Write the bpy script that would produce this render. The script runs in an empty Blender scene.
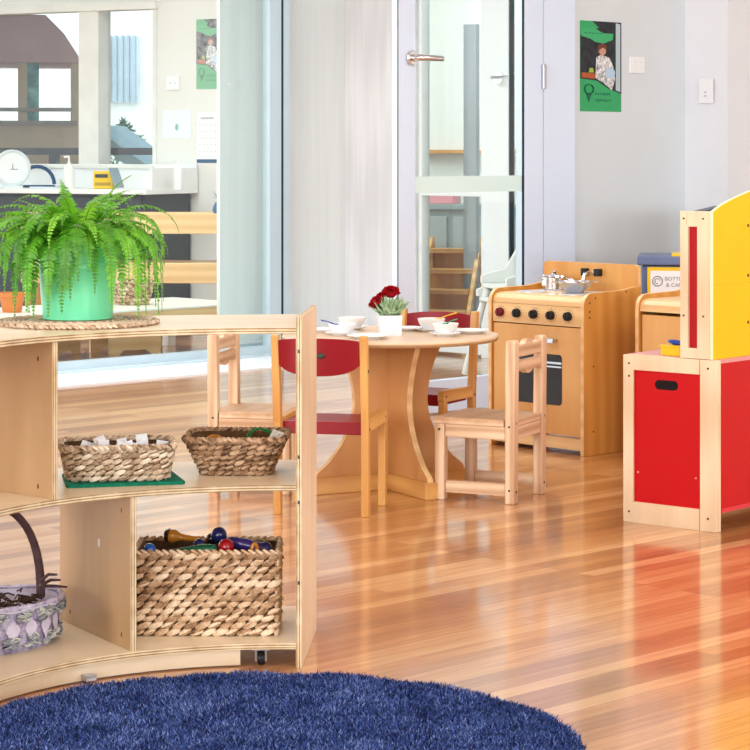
import bpy, math, random
from mathutils import Vector, Matrix
random.seed(7)
PI = math.pi
C = bpy.context.scene.collection
H = 1.03            # camera height
F = 2300.0          # focal length in pixels of the 750 px frame

# ------------------------------------------------------------------ materials
MATS = {}
def new_mat(name):
    m = bpy.data.materials.new(name); m.use_nodes = True
    nt = m.node_tree; b = nt.nodes['Principled BSDF']
    return m, nt, b
def setp(b, **k):
    for n, v in k.items():
        n = n.replace('_', ' ')
        if n in b.inputs: b.inputs[n].default_value = v
def rgba(c): return (c[0], c[1], c[2], 1.0)
def coords(nt, scale=(1,1,1), rot=(0,0,0)):
    tc = nt.nodes.new('ShaderNodeTexCoord'); mp = nt.nodes.new('ShaderNodeMapping')
    mp.inputs['Scale'].default_value = scale; mp.inputs['Rotation'].default_value = rot
    nt.links.new(tc.outputs['Object'], mp.inputs['Vector'])
    return mp.outputs['Vector']
def ramp(nt, fac, stops):
    r = nt.nodes.new('ShaderNodeValToRGB')
    el = r.color_ramp.elements
    el[0].position, el[0].color = stops[0][0], rgba(stops[0][1])
    el[1].position, el[1].color = stops[-1][0], rgba(stops[-1][1])
    for p, c in stops[1:-1]:
        e = el.new(p); e.color = rgba(c)
    nt.links.new(fac, r.inputs['Fac']); return r.outputs['Color']
def noise(nt, vec, scale=5, detail=3, rough=.55):
    n = nt.nodes.new('ShaderNodeTexNoise')
    n.inputs['Scale'].default_value = scale; n.inputs['Detail'].default_value = detail
    n.inputs['Roughness'].default_value = rough
    nt.links.new(vec, n.inputs['Vector']); return n.outputs['Fac']
def bump(nt, b, fac, strength=.2, dist=.002):
    bp = nt.nodes.new('ShaderNodeBump'); bp.inputs['Strength'].default_value = strength
    bp.inputs['Distance'].default_value = dist
    nt.links.new(fac, bp.inputs['Height']); nt.links.new(bp.outputs['Normal'], b.inputs['Normal'])
def plain(name, col, rough=.5, metal=0., var=.06, vscale=6, bmp=0., bscale=60, **k):
    if name in MATS: return MATS[name]
    m, nt, b = new_mat(name)
    v = coords(nt)
    lo = [max(0, c*(1-var)) for c in col]; hi = [min(1, c*(1+var)) for c in col]
    nt.links.new(ramp(nt, noise(nt, v, vscale), [(.3, lo), (.7, hi)]), b.inputs['Base Color'])
    setp(b, Roughness=rough, Metallic=metal, Specular_IOR_Level=.25 if metal == 0 else .5)
    setp(b, **k)
    if bmp: bump(nt, b, noise(nt, v, bscale, 4), bmp)
    MATS[name] = m; return m
def island(nt, fac, amount):
    g = nt.nodes.new('ShaderNodeNewGeometry'); a = nt.nodes.new('ShaderNodeMath'); a.operation = 'MULTIPLY_ADD'
    a.inputs[1].default_value = amount; nt.links.new(g.outputs['Random Per Island'], a.inputs[0])
    b = nt.nodes.new('ShaderNodeMath'); b.operation = 'SUBTRACT'; b.inputs[1].default_value = amount/2
    nt.links.new(fac, b.inputs[0]); nt.links.new(b.outputs[0], a.inputs[2]); return a.outputs[0]
def wood(name, c1, c2, axis='z', freq=18, stretch=.08, rough=.4, bmp=.05, coat=0.):
    """grain runs along the given local axis"""
    if name in MATS: return MATS[name]
    m, nt, b = new_mat(name)
    sc = [freq, freq, freq]; sc['xyz'.index(axis)] = freq*stretch
    v = coords(nt, sc)
    n1 = noise(nt, v, 1.0, 5, .6)
    w = nt.nodes.new('ShaderNodeTexWave'); w.wave_type = 'RINGS'; w.rings_direction = 'X' if axis != 'x' else 'Y'
    w.inputs['Scale'].default_value = .35; w.inputs['Distortion'].default_value = 3.0
    w.inputs['Detail'].default_value = 2
    nt.links.new(v, w.inputs['Vector'])
    mx = nt.nodes.new('ShaderNodeMix'); mx.data_type = 'FLOAT'; mx.inputs['Factor'].default_value = .35
    nt.links.new(n1, mx.inputs[2]); nt.links.new(w.outputs['Fac'], mx.inputs[3])
    mid = [(a+c)/2 for a, c in zip(c1, c2)]
    nt.links.new(ramp(nt, mx.outputs[0], [(.28, c2), (.5, mid), (.72, c1)]), b.inputs['Base Color'])
    setp(b, Roughness=rough, Coat_Weight=coat*.6, Coat_Roughness=.15, Specular_IOR_Level=.28)
    bump(nt, b, n1, bmp, .001)
    MATS[name] = m; return m
def ply_edge(name, axis, pitch=.0052):
    if name in MATS: return MATS[name]
    m, nt, b = new_mat(name)
    v = coords(nt)
    sp = nt.nodes.new('ShaderNodeSeparateXYZ'); nt.links.new(v, sp.inputs[0])
    s = sp.outputs['XYZ'.index(axis.upper())]
    mu = nt.nodes.new('ShaderNodeMath'); mu.operation = 'MULTIPLY'; mu.inputs[1].default_value = 2*PI/pitch
    nt.links.new(s, mu.inputs[0])
    si = nt.nodes.new('ShaderNodeMath'); si.operation = 'SINE'; nt.links.new(mu.outputs[0], si.inputs[0])
    ad = nt.nodes.new('ShaderNodeMath'); ad.operation = 'MULTIPLY_ADD'
    ad.inputs[1].default_value = .35; nt.links.new(si.outputs[0], ad.inputs[0])
    n = noise(nt, v, 25, 4); nt.links.new(n, ad.inputs[2])
    nt.links.new(ramp(nt, ad.outputs[0], [(.15, (.26, .15, .065)), (.5, (.55, .40, .22)), (.85, (.76, .63, .42))]), b.inputs['Base Color'])
    setp(b, Roughness=.6)
    MATS[name] = m; return m
def glass(name, tint=(.93, .97, .965), refl=.9):
    if name in MATS: return MATS[name]
    m = bpy.data.materials.new(name); m.use_nodes = True; nt = m.node_tree
    nt.nodes.clear()
    o = nt.nodes.new('ShaderNodeOutputMaterial'); t = nt.nodes.new('ShaderNodeBsdfTransparent')
    g = nt.nodes.new('ShaderNodeBsdfGlossy'); mx = nt.nodes.new('ShaderNodeMixShader')
    lw = nt.nodes.new('ShaderNodeLayerWeight'); lw.inputs['Blend'].default_value = .5
    pw = nt.nodes.new('ShaderNodeMath'); pw.operation = 'POWER'; pw.inputs[1].default_value = 4.5; nt.links.new(lw.outputs['Facing'], pw.inputs[0])
    fr = nt.nodes.new('ShaderNodeMath'); fr.operation = 'MULTIPLY_ADD'; fr.inputs[1].default_value = .9; fr.inputs[2].default_value = .03; nt.links.new(pw.outputs[0], fr.inputs[0])
    t.inputs['Color'].default_value = rgba(tint); g.inputs['Roughness'].default_value = .02
    g.inputs['Color'].default_value = (refl, refl, refl, 1)
    nt.links.new(fr.outputs[0], mx.inputs[0]); nt.links.new(t.outputs[0], mx.inputs[1])
    nt.links.new(g.outputs[0], mx.inputs[2]); nt.links.new(mx.outputs[0], o.inputs[0])
    MATS[name] = m; return m

M = dict(
    wall=plain('wall_paint', (.68, .735, .76), .75, var=.015, vscale=3),
    wall_warm=plain('wall_paint_warm', (.79, .785, .74), .75, var=.015, vscale=3),
    ceil=plain('ceiling_paint', (.86, .86, .85), .8, var=.01),
    frame=plain('door_frame_paint', (.72, .82, .97), .35, var=.01),
    frame_white=plain('white_frame_paint', (.86, .88, .88), .4, var=.01),
    alu=plain('pale_aluminium', (.62, .74, .80), .35, .3, var=.02),
    gasket=plain('dark_gasket', (.012, .03, .045), .4),
    panel=wood('pale_laminate_panel', (.88, .90, .88), (.79, .81, .79), 'z', 34, .03, .45, .02),
    panel_pink=wood('grey_laminate_panel', (.80, .785, .785), (.68, .665, .665), 'z', 34, .03, .45, .02),
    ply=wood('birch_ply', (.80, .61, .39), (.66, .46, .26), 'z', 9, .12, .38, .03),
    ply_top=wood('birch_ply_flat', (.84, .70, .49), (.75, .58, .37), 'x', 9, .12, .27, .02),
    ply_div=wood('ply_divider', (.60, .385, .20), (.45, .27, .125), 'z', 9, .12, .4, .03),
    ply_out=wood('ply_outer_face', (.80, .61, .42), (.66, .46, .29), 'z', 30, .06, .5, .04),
    edge_z=ply_edge('ply_edge_flat', 'z'), edge_y=ply_edge('ply_edge_upright', 'y'),
    kick=wood('pale_kick_ply', (.78, .66, .48), (.66, .52, .34), 'x', 14, .12, .5),
    pine=wood('raw_rubberwood', (.88, .65, .43), (.58, .35, .19), 'z', 30, .09, .5, .06),
    pine_x=wood('raw_rubberwood_level', (.88, .65, .43), (.58, .35, .19), 'x', 30, .09, .5, .06),
    pine_y=wood('raw_rubberwood_side', (.88, .65, .43), (.58, .35, .19), 'y', 30, .09, .5, .06),
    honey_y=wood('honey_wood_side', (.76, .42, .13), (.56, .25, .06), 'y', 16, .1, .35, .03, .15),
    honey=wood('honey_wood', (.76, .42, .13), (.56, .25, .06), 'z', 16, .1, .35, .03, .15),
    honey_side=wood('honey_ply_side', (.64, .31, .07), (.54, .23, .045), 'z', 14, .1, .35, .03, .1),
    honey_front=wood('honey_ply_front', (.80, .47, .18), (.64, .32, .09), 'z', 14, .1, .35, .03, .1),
    honey_pale=wood('pale_honey_wood', (.86, .60, .30), (.74, .46, .20), 'x', 16, .1, .35, .03, .1),
    honey_x=wood('honey_wood_level', (.76, .42, .13), (.56, .25, .06), 'x', 16, .1, .35, .03, .15),
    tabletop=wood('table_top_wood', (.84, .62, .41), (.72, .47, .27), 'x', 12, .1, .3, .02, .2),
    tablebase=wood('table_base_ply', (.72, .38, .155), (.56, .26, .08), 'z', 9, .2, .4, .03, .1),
    rim=wood('table_rim_wood', (.52, .32, .16), (.40, .23, .10), 'x', 30, .1, .4, .03),
    frame_wood=wood('pale_frame_wood', (.84, .66, .45), (.70, .50, .31), 'z', 22, .12, .45, .04),
    frame_wood_x=wood('pale_frame_wood_level', (.84, .66, .45), (.70, .50, .31), 'x', 22, .12, .45, .04),
    red=plain('red_laminate', (.52, .002, .004), .38, var=.03),
    red_seat=plain('dark_red_laminate', (.26, .004, .010), .35, var=.06),
    yellow=plain('yellow_laminate', (.90, .50, .001), .4, var=.02),
    yellow_plastic=plain('yellow_plastic', (.86, .55, .02), .35),
    blue_plastic=plain('blue_plastic', (.02, .05, .35), .3),
    screw=plain('dark_screw', (.05, .03, .02), .4, .5),
    chrome=plain('chrome', (.75, .76, .78), .12, 1., var=.01),
    steel=plain('brushed_steel', (.55, .57, .62), .28, 1., var=.04),
    black=plain('black_plastic', (.015, .015, .018), .35),
    maroon=plain('maroon_plastic', (.16, .012, .02), .3),
    white=plain('white_china', (.86, .87, .88), .25, var=.01),
    white_plastic=plain('white_plastic', (.80, .80, .76), .35, var=.02),
    paper=plain('white_paper', (.85, .86, .87), .7, var=.01),
    mint=plain('mint_enamel', (.16, .66, .36), .28, var=.02, Coat_Weight=.3),
    soil=plain('dark_soil', (.035, .02, .012), .9, bmp=.8),
    slate=plain('slate_plastic', (.10, .145, .26), .45, var=.04),
    charcoal=plain('charcoal_cabinet', (.05, .055, .07), .4, var=.08),
    greyblue=plain('grey_blue_laminate', (.30, .36, .37), .5),
    counter=plain('white_counter', (.84, .85, .84), .3, var=.01),
    green_mat=plain('green_felt', (.0, .16, .09), .9, var=.25, vscale=120, bmp=.7, bscale=300),
    orange=plain('orange_clay', (.75, .22, .05), .6),
    pink=plain('pink_plastic', (.80, .30, .33), .4),
    glass=glass('clear_glass'), wglass=glass('window_glass', (.97, .985, .99), .5),
    frost=plain('frosted_band', (.74, .93, .90), .6, var=.01),
    tan=plain('tan_render', (.78, .62, .46), .9), mauve=plain('mauve_roof', (.74, .47, .48), .9),
    cream=plain('cream_render', (.78, .75, .70), .9), skyblue=plain('pale_blue_paint', (.45, .64, .75), .8),
    leafd=plain('dark_leaf', (.10, .30, .12), .8, var=.5, vscale=14),
)

# ------------------------------------------------------------------ mesh builder
class MB:
    def __init__(s): s.v = []; s.f = []; s.m = []
    def add(s, vs, fs, mi=0):
        b = len(s.v); s.v += [tuple(p) for p in vs]
        for i, f in enumerate(fs):
            s.f.append([b+j for j in f]); s.m.append(mi[i] if isinstance(mi, (list, tuple)) else mi)
        return s
    def box(s, c, d, mi=0, T=None):
        x, y, z = d[0]/2, d[1]/2, d[2]/2
        vs = [Vector(c)+Vector((i*x, j*y, k*z)) for i, j, k in
              [(-1,-1,-1),(1,-1,-1),(1,1,-1),(-1,1,-1),(-1,-1,1),(1,-1,1),(1,1,1),(-1,1,1)]]
        if T: vs = [T @ p for p in vs]
        fs = [(0,3,2,1),(4,5,6,7),(0,1,5,4),(2,3,7,6),(1,2,6,5),(3,0,4,7)]
        # mi may be (x faces, y faces, z faces)
        if isinstance(mi, tuple): mi = [mi[2], mi[2], mi[1], mi[1], mi[0], mi[0]]
        return s.add(vs, fs, mi)
    def tube(s, pts, r, n=8, mi=0, cap=True, flat=1.0):
        pts = [Vector(p) for p in pts]; L = len(pts)
        rs = r if isinstance(r, (list, tuple)) else [r]*L
        vs = []; up = Vector((0, 0, 1)); prev = None
        for i, p in enumerate(pts):
            t = (pts[min(i+1, L-1)]-pts[max(i-1, 0)]).normalized()
            if prev is None:
                a = t.cross(up)
                if a.length < .05: a = t.cross(Vector((1, 0, 0)))
            else: a = prev-t*prev.dot(t)
            a.normalize(); prev = a; b = t.cross(a)
            for k in range(n):
                th = 2*PI*k/n
                vs.append(p+a*math.cos(th)*rs[i]+b*math.sin(th)*rs[i]*flat)
        fs = [(i*n+k, i*n+(k+1) % n, (i+1)*n+(k+1) % n, (i+1)*n+k) for i in range(L-1) for k in range(n)]
        if cap: fs += [tuple(range(n-1, -1, -1)), tuple((L-1)*n+k for k in range(n))]
        return s.add(vs, fs, mi)
    def lathe(s, prof, c=(0, 0, 0), n=32, mi=0, T=None):
        c = Vector(c); vs = []; fs = []; L = len(prof)
        for r, z in prof:
            for k in range(n):
                th = 2*PI*k/n; vs.append(c+Vector((r*math.cos(th), r*math.sin(th), z)))
        for i in range(L-1):
            for k in range(n):
                fs.append((i*n+k, i*n+(k+1) % n, (i+1)*n+(k+1) % n, (i+1)*n+k))
        if prof[0][0] > 1e-5: fs.append(tuple(range(n-1, -1, -1))) if prof[0][1] <= prof[-1][1] or prof[0][0] > .001 else None
        if prof[-1][0] > 1e-5: fs.append(tuple((L-1)*n+k for k in range(n)))
        if T: vs = [T @ p for p in vs]
        return s.add(vs, fs, mi)
    def prism(s, poly, a, b, plane='xz', mi=0, mside=None):
        """poly in a plane, extruded from a to b along the third axis"""
        n = len(poly)
        def P(p, t):
            return {'xz': (p[0], t, p[1]), 'xy': (p[0], p[1], t), 'yz': (t, p[0], p[1])}[plane]
        vs = [P(p, a) for p in poly]+[P(p, b) for p in poly]
        fs = [tuple(range(n)), tuple(range(2*n-1, n-1, -1))]+[(i, n+i, n+(i+1) % n, (i+1) % n) for i in range(n)]
        ms = [mi, mi]+[mi if mside is None else mside]*n
        return s.add(vs, fs, ms)
    def ball(s, c, r, n=14, mi=0, T=None):
        if not isinstance(r, (tuple, list)): r = (r, r, r)
        c = Vector(c); m = n//2; vs = []
        for i in range(m+1):
            ph = PI*i/m
            for k in range(n):
                th = 2*PI*k/n
                p = Vector((r[0]*math.sin(ph)*math.cos(th), r[1]*math.sin(ph)*math.sin(th), r[2]*math.cos(ph)))
                if T: p = T @ p
                vs.append(c+p)
        fs = [(i*n+k, (i+1)*n+k, (i+1)*n+(k+1) % n, i*n+(k+1) % n) for i in range(m) for k in range(n)]
        return s.add(vs, fs, mi)
    def build(s, name, mats, parent=None, smooth=False, bevel=0, label=None):
        me = bpy.data.meshes.new(name); me.from_pydata(s.v, [], s.f)
        if not isinstance(mats, (list, tuple)): mats = [mats]
        for m in mats: me.materials.append(m)
        me.polygons.foreach_set('material_index', s.m)
        me.validate(); me.update()
        import bmesh
        bm = bmesh.new(); bm.from_mesh(me); bmesh.ops.remove_doubles(bm, verts=bm.verts, dist=1e-6) if len(s.v) < 3000 else None
        if len(s.v) < 60000: bmesh.ops.recalc_face_normals(bm, faces=bm.faces)
        bm.to_mesh(me); bm.free()
        if smooth:
            me.polygons.foreach_set('use_smooth', [True]*len(me.polygons))
            try: me.set_sharp_from_angle(angle=math.radians(40))
            except Exception: pass
        o = bpy.data.objects.new(name, me); C.objects.link(o)
        if parent: o.parent = parent
        if bevel:
            b = o.modifiers.new('soft_edges', 'BEVEL'); b.width = bevel; b.segments = 2
            b.limit_method = 'ANGLE'; b.angle_limit = math.radians(40)
        if label: o['label'] = label
        return o
def empty(name, loc=(0, 0, 0), rz=0, label=None, cat=None, group=None, rot=None):
    o = bpy.data.objects.new(name, None); C.objects.link(o); o.empty_display_size = .05
    o.location = loc; o.rotation_euler = rot if rot else (0, 0, rz)
    if label: tag(o, label, cat, group)
    return o
def tag(o, label, cat, group=None):
    o['label'] = label; o['category'] = cat
    if group: o['group'] = group
    return o
def struct(o): o['kind'] = 'structure'; return o
def place(o, loc, rz=0): o.location = loc; o.rotation_euler = (0, 0, rz); return o
def copy_tree(root, loc, rz, label, rot=None):
    def rec(o, par):
        c = o.copy(); C.objects.link(c); c.parent = par
        for ch in kids.get(o, []): rec(ch, c)
        return c
    kids = {}
    for o in bpy.data.objects:
        if o.parent: kids.setdefault(o.parent, []).append(o)
    r = rec(root, None); r.location = loc; r.rotation_euler = rot if rot else (0, 0, rz); r['label'] = label
    return r
def text_mesh(name, body, size, mat, parent, loc, rot=(PI/2, 0, 0), ext=.0003, align='CENTER'):
    cu = bpy.data.curves.new(name, 'FONT'); cu.body = body; cu.size = size; cu.extrude = ext; cu.align_x = align
    t = bpy.data.objects.new(name+'_tmp', cu); C.objects.link(t)
    bpy.context.view_layer.update()
    me = bpy.data.meshes.new_from_object(t.evaluated_get(bpy.context.evaluated_depsgraph_get()))
    bpy.data.objects.remove(t); me.materials.clear(); me.materials.append(mat)
    o = bpy.data.objects.new(name, me); C.objects.link(o); o.parent = parent
    o.location = loc; o.rotation_euler = rot
    return o
def rrect(w, h, r, n=5, cx=0, cy=0):
    out = []
    for (sx, sy, a0) in ((1, 1, 0), (-1, 1, PI/2), (-1, -1, PI), (1, -1, 3*PI/2)):
        for k in range(n+1):
            a = a0+k*PI/2/n
            out.append((cx+sx*(w/2-r)+r*math.cos(a), cy+sy*(h/2-r)+r*math.sin(a)))
    return out
R = math.radians
A45 = PI/4

# ================================================================== THE SETTING
def floor_mat():
    m, nt, b = new_mat('timber_floor')
    v = coords(nt)
    br = nt.nodes.new('ShaderNodeTexBrick')
    br.offset = .37; br.offset_frequency = 3
    for k, val in (('Color1', (0, 0, 0, 1)), ('Color2', (1, 1, 1, 1)), ('Mortar', (.5, .5, .5, 1))): br.inputs[k].default_value = val
    br.inputs['Scale'].default_value = 1; br.inputs['Brick Width'].default_value = 1.35
    br.inputs['Row Height'].default_value = .052; br.inputs['Mortar Size'].default_value = .0008
    br.inputs['Bias'].default_value = 0
    nt.links.new(v, br.inputs['Vector'])
    g = coords(nt, (3.5, 70, 1)); n = noise(nt, g, 1.0, 6, .7)
    n2 = noise(nt, coords(nt, (.8, 10, 1)), 1.0, 2, .5)
    bw = nt.nodes.new('ShaderNodeRGBToBW'); nt.links.new(br.outputs['Color'], bw.inputs[0])
    m1 = nt.nodes.new('ShaderNodeMath'); m1.operation = 'MULTIPLY_ADD'; m1.inputs[1].default_value = .50
    nt.links.new(bw.outputs[0], m1.inputs[0])
    m2 = nt.nodes.new('ShaderNodeMath'); m2.operation = 'MULTIPLY_ADD'; m2.inputs[1].default_value = .95; m2.inputs[2].default_value = -.38
    nt.links.new(n, m2.inputs[0])
    m3 = nt.nodes.new('ShaderNodeMath'); m3.operation = 'MULTIPLY_ADD'; m3.inputs[1].default_value = .35
    nt.links.new(n2, m3.inputs[0]); nt.links.new(m2.outputs[0], m3.inputs[2]); nt.links.new(m3.outputs[0], m1.inputs[2])
    col = ramp(nt, m1.outputs[0], [(.02, (.23, .078, .022)), (.33, (.42, .165, .05)), (.58, (.60, .275, .095)), (.92, (.82, .50, .235))])
    mx = nt.nodes.new('ShaderNodeMix'); mx.data_type = 'RGBA'; mx.blend_type = 'MULTIPLY'
    mx.inputs[0].default_value = 1
    nt.links.new(col, mx.inputs[6])
    sh = ramp(nt, br.outputs['Fac'], [(0, (1, 1, 1)), (1, (.45, .35, .3))]); nt.links.new(sh, mx.inputs[7])
    nt.links.new(mx.outputs[2], b.inputs['Base Color'])
    setp(b, Roughness=.30, Coat_Weight=.85, Coat_Roughness=.11, Coat_IOR=1.55)
    bump(nt, b, br.outputs['Fac'], -.15, .0006)
    return m
FL = floor_mat()
fo = MB(); fo.box((0, 0, -.05), (26, 26, .1)); floor = struct(place(fo.build('floor', FL), (2, 6, 0), A45))

HW = 2.75
def uv(u, v): return (.70711*(u+v), .70711*(u-v))     # room axes to world (v toward the viewer's right)
G0 = (-.823, 11.2)          # glazed sliding line
U0 = (G0[0]+G0[1])*.70711   # its u coordinate
V1 = (G0[0]-G0[1])*.70711
# --- laminate wall behind the sliding glass
e = struct(empty('wall_panelled', (*G0, 0), A45))
w = MB()
w.box((.632, .132, HW/2), (.874, .024, HW), 0); w.build('panel', M['panel'], e)
k = MB(); k.box((.632, .112, .03), (.874, .016, .06)); k.build('skirting', M['alu'], e)
# --- sliding glass: one leaf to the left of the stile, frame profile
e = struct(empty('window_1', (*G0, 0), A45))
g = MB(); g.box((-2.62, 0, 1.2), (6.04, .01, 2.3)); g.build('pane', M['glass'], e)
f = MB(); f.box((.436, 0, 1.2), (.078, .05, 2.4)); f.box((-2.6, 0, .03), (6.1, .045, .05)); f.box((-2.6, 0, 2.38), (6.1, .05, .06))
f.build('window_frame', M['alu'], e)
f = MB(); f.box((.484, .0, 1.2), (.018, .045, 2.4)); f.build('gasket', M['gasket'], e)
f = MB(); f.box((.512, 0, 1.2), (.040, .05, 2.4)); f.box((-2.6, .0, 2.56), (7.1, .12, .32)); f.build('jamb', M['alu'], e)
t = MB(); t.box((-2.6, -.2, .004), (7.2, .62, .008)); th = struct(place(t.build('trim_1', plain('pale_threshold', (.84, .86, .88), .3, var=.01)), (*G0, 0), A45))  # pale floor strip along the glass line
t = MB(); t.box((-2.6, -.02, .011), (7.0, .12, .014)); struct(place(t.build('trim_2', M['alu']), (*G0, 0), A45))

# --- return wall with the second glazed leaf
W0 = (-.167, 12.03)
e = struct(empty('wall_return', (*W0, 0), -A45))
w = MB(); w.box((.24, .06, HW/2), (.56, .10, HW)); w.build('panel', M['panel_pink'], e)
w = MB(); w.box((1.75, .06, HW/2), (.95, .10, HW)); w.box((.9, .06, 2.6), (.76, .10, .3)); w.build('plaster', M['wall'], e)
d2 = struct(empty('door_2', (*W0, 0), -A45))
f = MB()
for x0, x1 in ((.52, .545), (.95, 1.13), (1.21, 1.275)): f.box(((x0+x1)/2, .05, 1.225), (x1-x0, .045, 2.45))
f.box((.75, .05, .815), (.42, .04, .032)); f.box((.9, .05, .04), (.74, .04, .05)); f.box((.9, .05, 2.4), (.74, .045, .1))
f.build('door_frame', M['frame_white'], d2, bevel=.003)
g = MB(); g.box((.75, .05, 1.2), (.42, .008, 2.4)); g.box((1.17, .05, 1.2), (.09, .008, 2.4)); g.build('pane', M['glass'], d2)
h = MB(); h.lathe([(0, 0), (.028, 0), (.028, .012), (0, .012)], n=20, T=Matrix.Translation((1.075, .027, 1.385)) @ Matrix.Rotation(PI/2, 4, 'X'))
h.tube([(1.075, .01, 1.385), (1.075, -.03, 1.385), (1.09, -.04, 1.385), (1.19, -.04, 1.385)], .009)
h.build('door_handle', M['chrome'], d2, smooth=True)
g = MB(); g.box((1.133, .05, 1.2), (.010, .03, 2.35)); g.build('gasket', M['gasket'], d2)

# --- glass door leaf and the wall that carries it
HG = (.676, 9.43)
d1 = struct(empty('door_1', (*HG, 0), A45))     # local x along the wall, negative toward the handle
LW = .847
f = MB()
f.box((-LW+.046, 0, 1.24), (.092, .036, 2.48)); f.box((-.058, 0, 1.24), (.116, .036, 2.48))
f.box((-LW/2, 0, .068), (LW-.2, .036, .125)); f.box((-LW/2, 0, 2.42), (LW-.2, .045, .12))
f.build('door_frame', M['frame'], d1, bevel=.002)
g = MB(); g.box((-LW/2-.01, 0, 1.24), (LW-.2, .008, 2.3)); g.build('pane', M['glass'], d1)
g = MB(); g.box((-LW/2-.012, -.006, .895), (LW-.21, .002, .064)); g.build('frosted_band', M['frost'], d1)
g = MB(); g.box((-.117, -.012, 1.24), (.006, .010, 2.3)); g.box((-LW-.001, -.016, 1.24), (.002, .004, 2.46)); g.build('gasket', M['gasket'], d1)
h = MB(); h.lathe([(0, 0), (.028, 0), (.030, .006), (.026, .014), (0, .014)], n=24, T=Matrix.Translation((-LW+.068, -.0225, 1.385)) @ Matrix.Rotation(PI/2, 4, 'X'))
h.tube([(-LW+.068, -.03, 1.385), (-LW+.068, -.062, 1.385), (-LW+.078, -.07, 1.385), (-LW+.19, -.07, 1.384)], [.013, .013, .012, .011], 12)
h.build('door_handle', M['chrome'], d1, smooth=True)
h = MB(); h.box((-.004, -.026, 1.33), (.02, .014, .10)); h.build('hinge', M['steel'], d1, bevel=.002)

e = struct(empty('wall_back', (*HG, 0), A45))
w = MB(); w.box((.495, .07, HW/2), (.97, .14, HW)); w.build('plaster', M['wall'], e)
w = MB(); w.box((.105, -.008, HW/2), (.20, .016, HW)); w.box((-LW/2, .02, 2.62), (LW+.1, .1, .26)); w.build('architrave', M['frame'], e)
w = MB(); w.box((.085+.42, -.006, .06), (.84, .012, .12)); w.build('skirting', M['frame_white'], e)
# column corner: wall steps toward the camera beyond the poster
e = struct(empty('wall_right', (1.364, 10.12, 0), A45))
w = MB(); w.box((.10, .0, HW/2), (.20, .46, HW)); w.box((3.0, -.06, HW/2), (5.9, .12, HW)); w.build('plaster', plain('pillar_paint', (.78, .80, .83), .7, var=.01), e)
w = MB(); w.box((.245, -.215, HW/2), (.05, .09, HW)); w.build('trim', M['wall'], e)
w = MB(); w.box((3.2, -.2, HW/2), (5.5, .16, HW)); w.build('panel', M['frame_white'], e)

# --- far wall of the next room (window wall) : local x to the right, y away
L0 = (-1.127, 14.4); LA = R(-28.4)
e = struct(empty('wall_far', (*L0, 0), LA))
w = MB()
ZS, ZT = .935, 1.945
w.box((1.70, .06, HW/2), (3.97, .12, HW))
w.box((-3.8, .06, HW/2), (3.2, .12, HW))
w.box((-1.245, .06, ZS/2), (1.92, .12, ZS)); w.box((-1.245, .06, (HW+ZT)/2), (1.92, .12, HW-ZT))
w.build('plaster', M['wall_warm'], e)
w = struct(empty('window_2', (*L0, 0), LA))
f = MB(); f.box((-.80, .05, (ZS+ZT)/2), (.155, .14, ZT-ZS)); f.box((-.30, .04, (ZS+ZT)/2), (.03, .1, ZT-ZS))
f.box((-1.245, .02, ZT), (1.94, .12, .05)); f.box((-1.245, .02, ZS-.012), (1.92, .14, .024)); f.box((-2.19, .04, (ZS+ZT)/2), (.03, .1, ZT-ZS))
f.build('window_frame', plain('window_paint', (.78, .77, .72), .5), w, bevel=.004)
g = MB(); g.box((-.51, .09, (ZS+ZT)/2), (.43, .006, ZT-ZS)); g.build('pane', M['wglass'], w)
g = MB(); g.box((-1.53, .09, (ZS+ZT)/2), (1.3, .006, ZT-ZS)); g.build('pane', M['wglass'], w)

# --- room shell behind and beside the camera, with big unseen windows (area lamps added there act as daylight)
def uv_wall(name, u0, v0, u1, v1, openings):
    """wall between two room-axis points; openings = (start, end, z0, z1) along its length"""
    a = Vector(uv(u0, v0)); b = Vector(uv(u1, v1)); L = (b-a).length; ang = math.atan2(b.y-a.y, b.x-a.x)
    o = struct(empty(name, (a.x, a.y, 0), ang)); m = MB(); x = 0
    for (s, t, z0, z1) in openings:
        m.box(((x+s)/2, 0, HW/2), (s-x, .14, HW)); m.box(((s+t)/2, 0, z0/2), (t-s, .14, z0))
        m.box(((s+t)/2, 0, (HW+z1)/2), (t-s, .14, HW-z1)); x = t
    m.box(((x+L)/2, 0, HW/2), (L-x, .14, HW)); m.build('plaster', M['wall_warm'], o)
    return o, L
ops = [(1+i*2.6, 3.1+i*2.6, .5, 2.4) for i in range(4)]
uv_wall('wall_window_side', -5, 4.5, -5, -8.6, ops)
uv_wall('wall_behind', 10, 4.5, -5, 4.5, [(2, 5, .6, 2.3), (7, 10, .6, 2.3)])
uv_wall('wall_right_end', 10, -6.2, 10, 4.5, [])
uv_wall('wall_next_left', -5, -8.6, -5, -14, [])
ce = MB(); ce.box((0, 0, HW+.05), (20, 20, .1)); struct(place(ce.build('ceiling', M['ceil']), (0.6, 6.2, 0), A45))
for i, (s, t, z0, z1) in enumerate(ops):
    a = uv(-5, 4.5-(s+t)/2)
    f = MB()
    for x in (-1.03, 0, 1.03): f.box((x, 0, (z0+z1)/2), (.05, .08, z1-z0))
    f.box((0, 0, z0+.02), (2.1, .1, .04)); f.box((0, 0, z1-.02), (2.1, .08, .04))
    struct(place(f.build('window_%d' % (i+3), M['frame_white']), (*a, 0), -A45))

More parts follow.
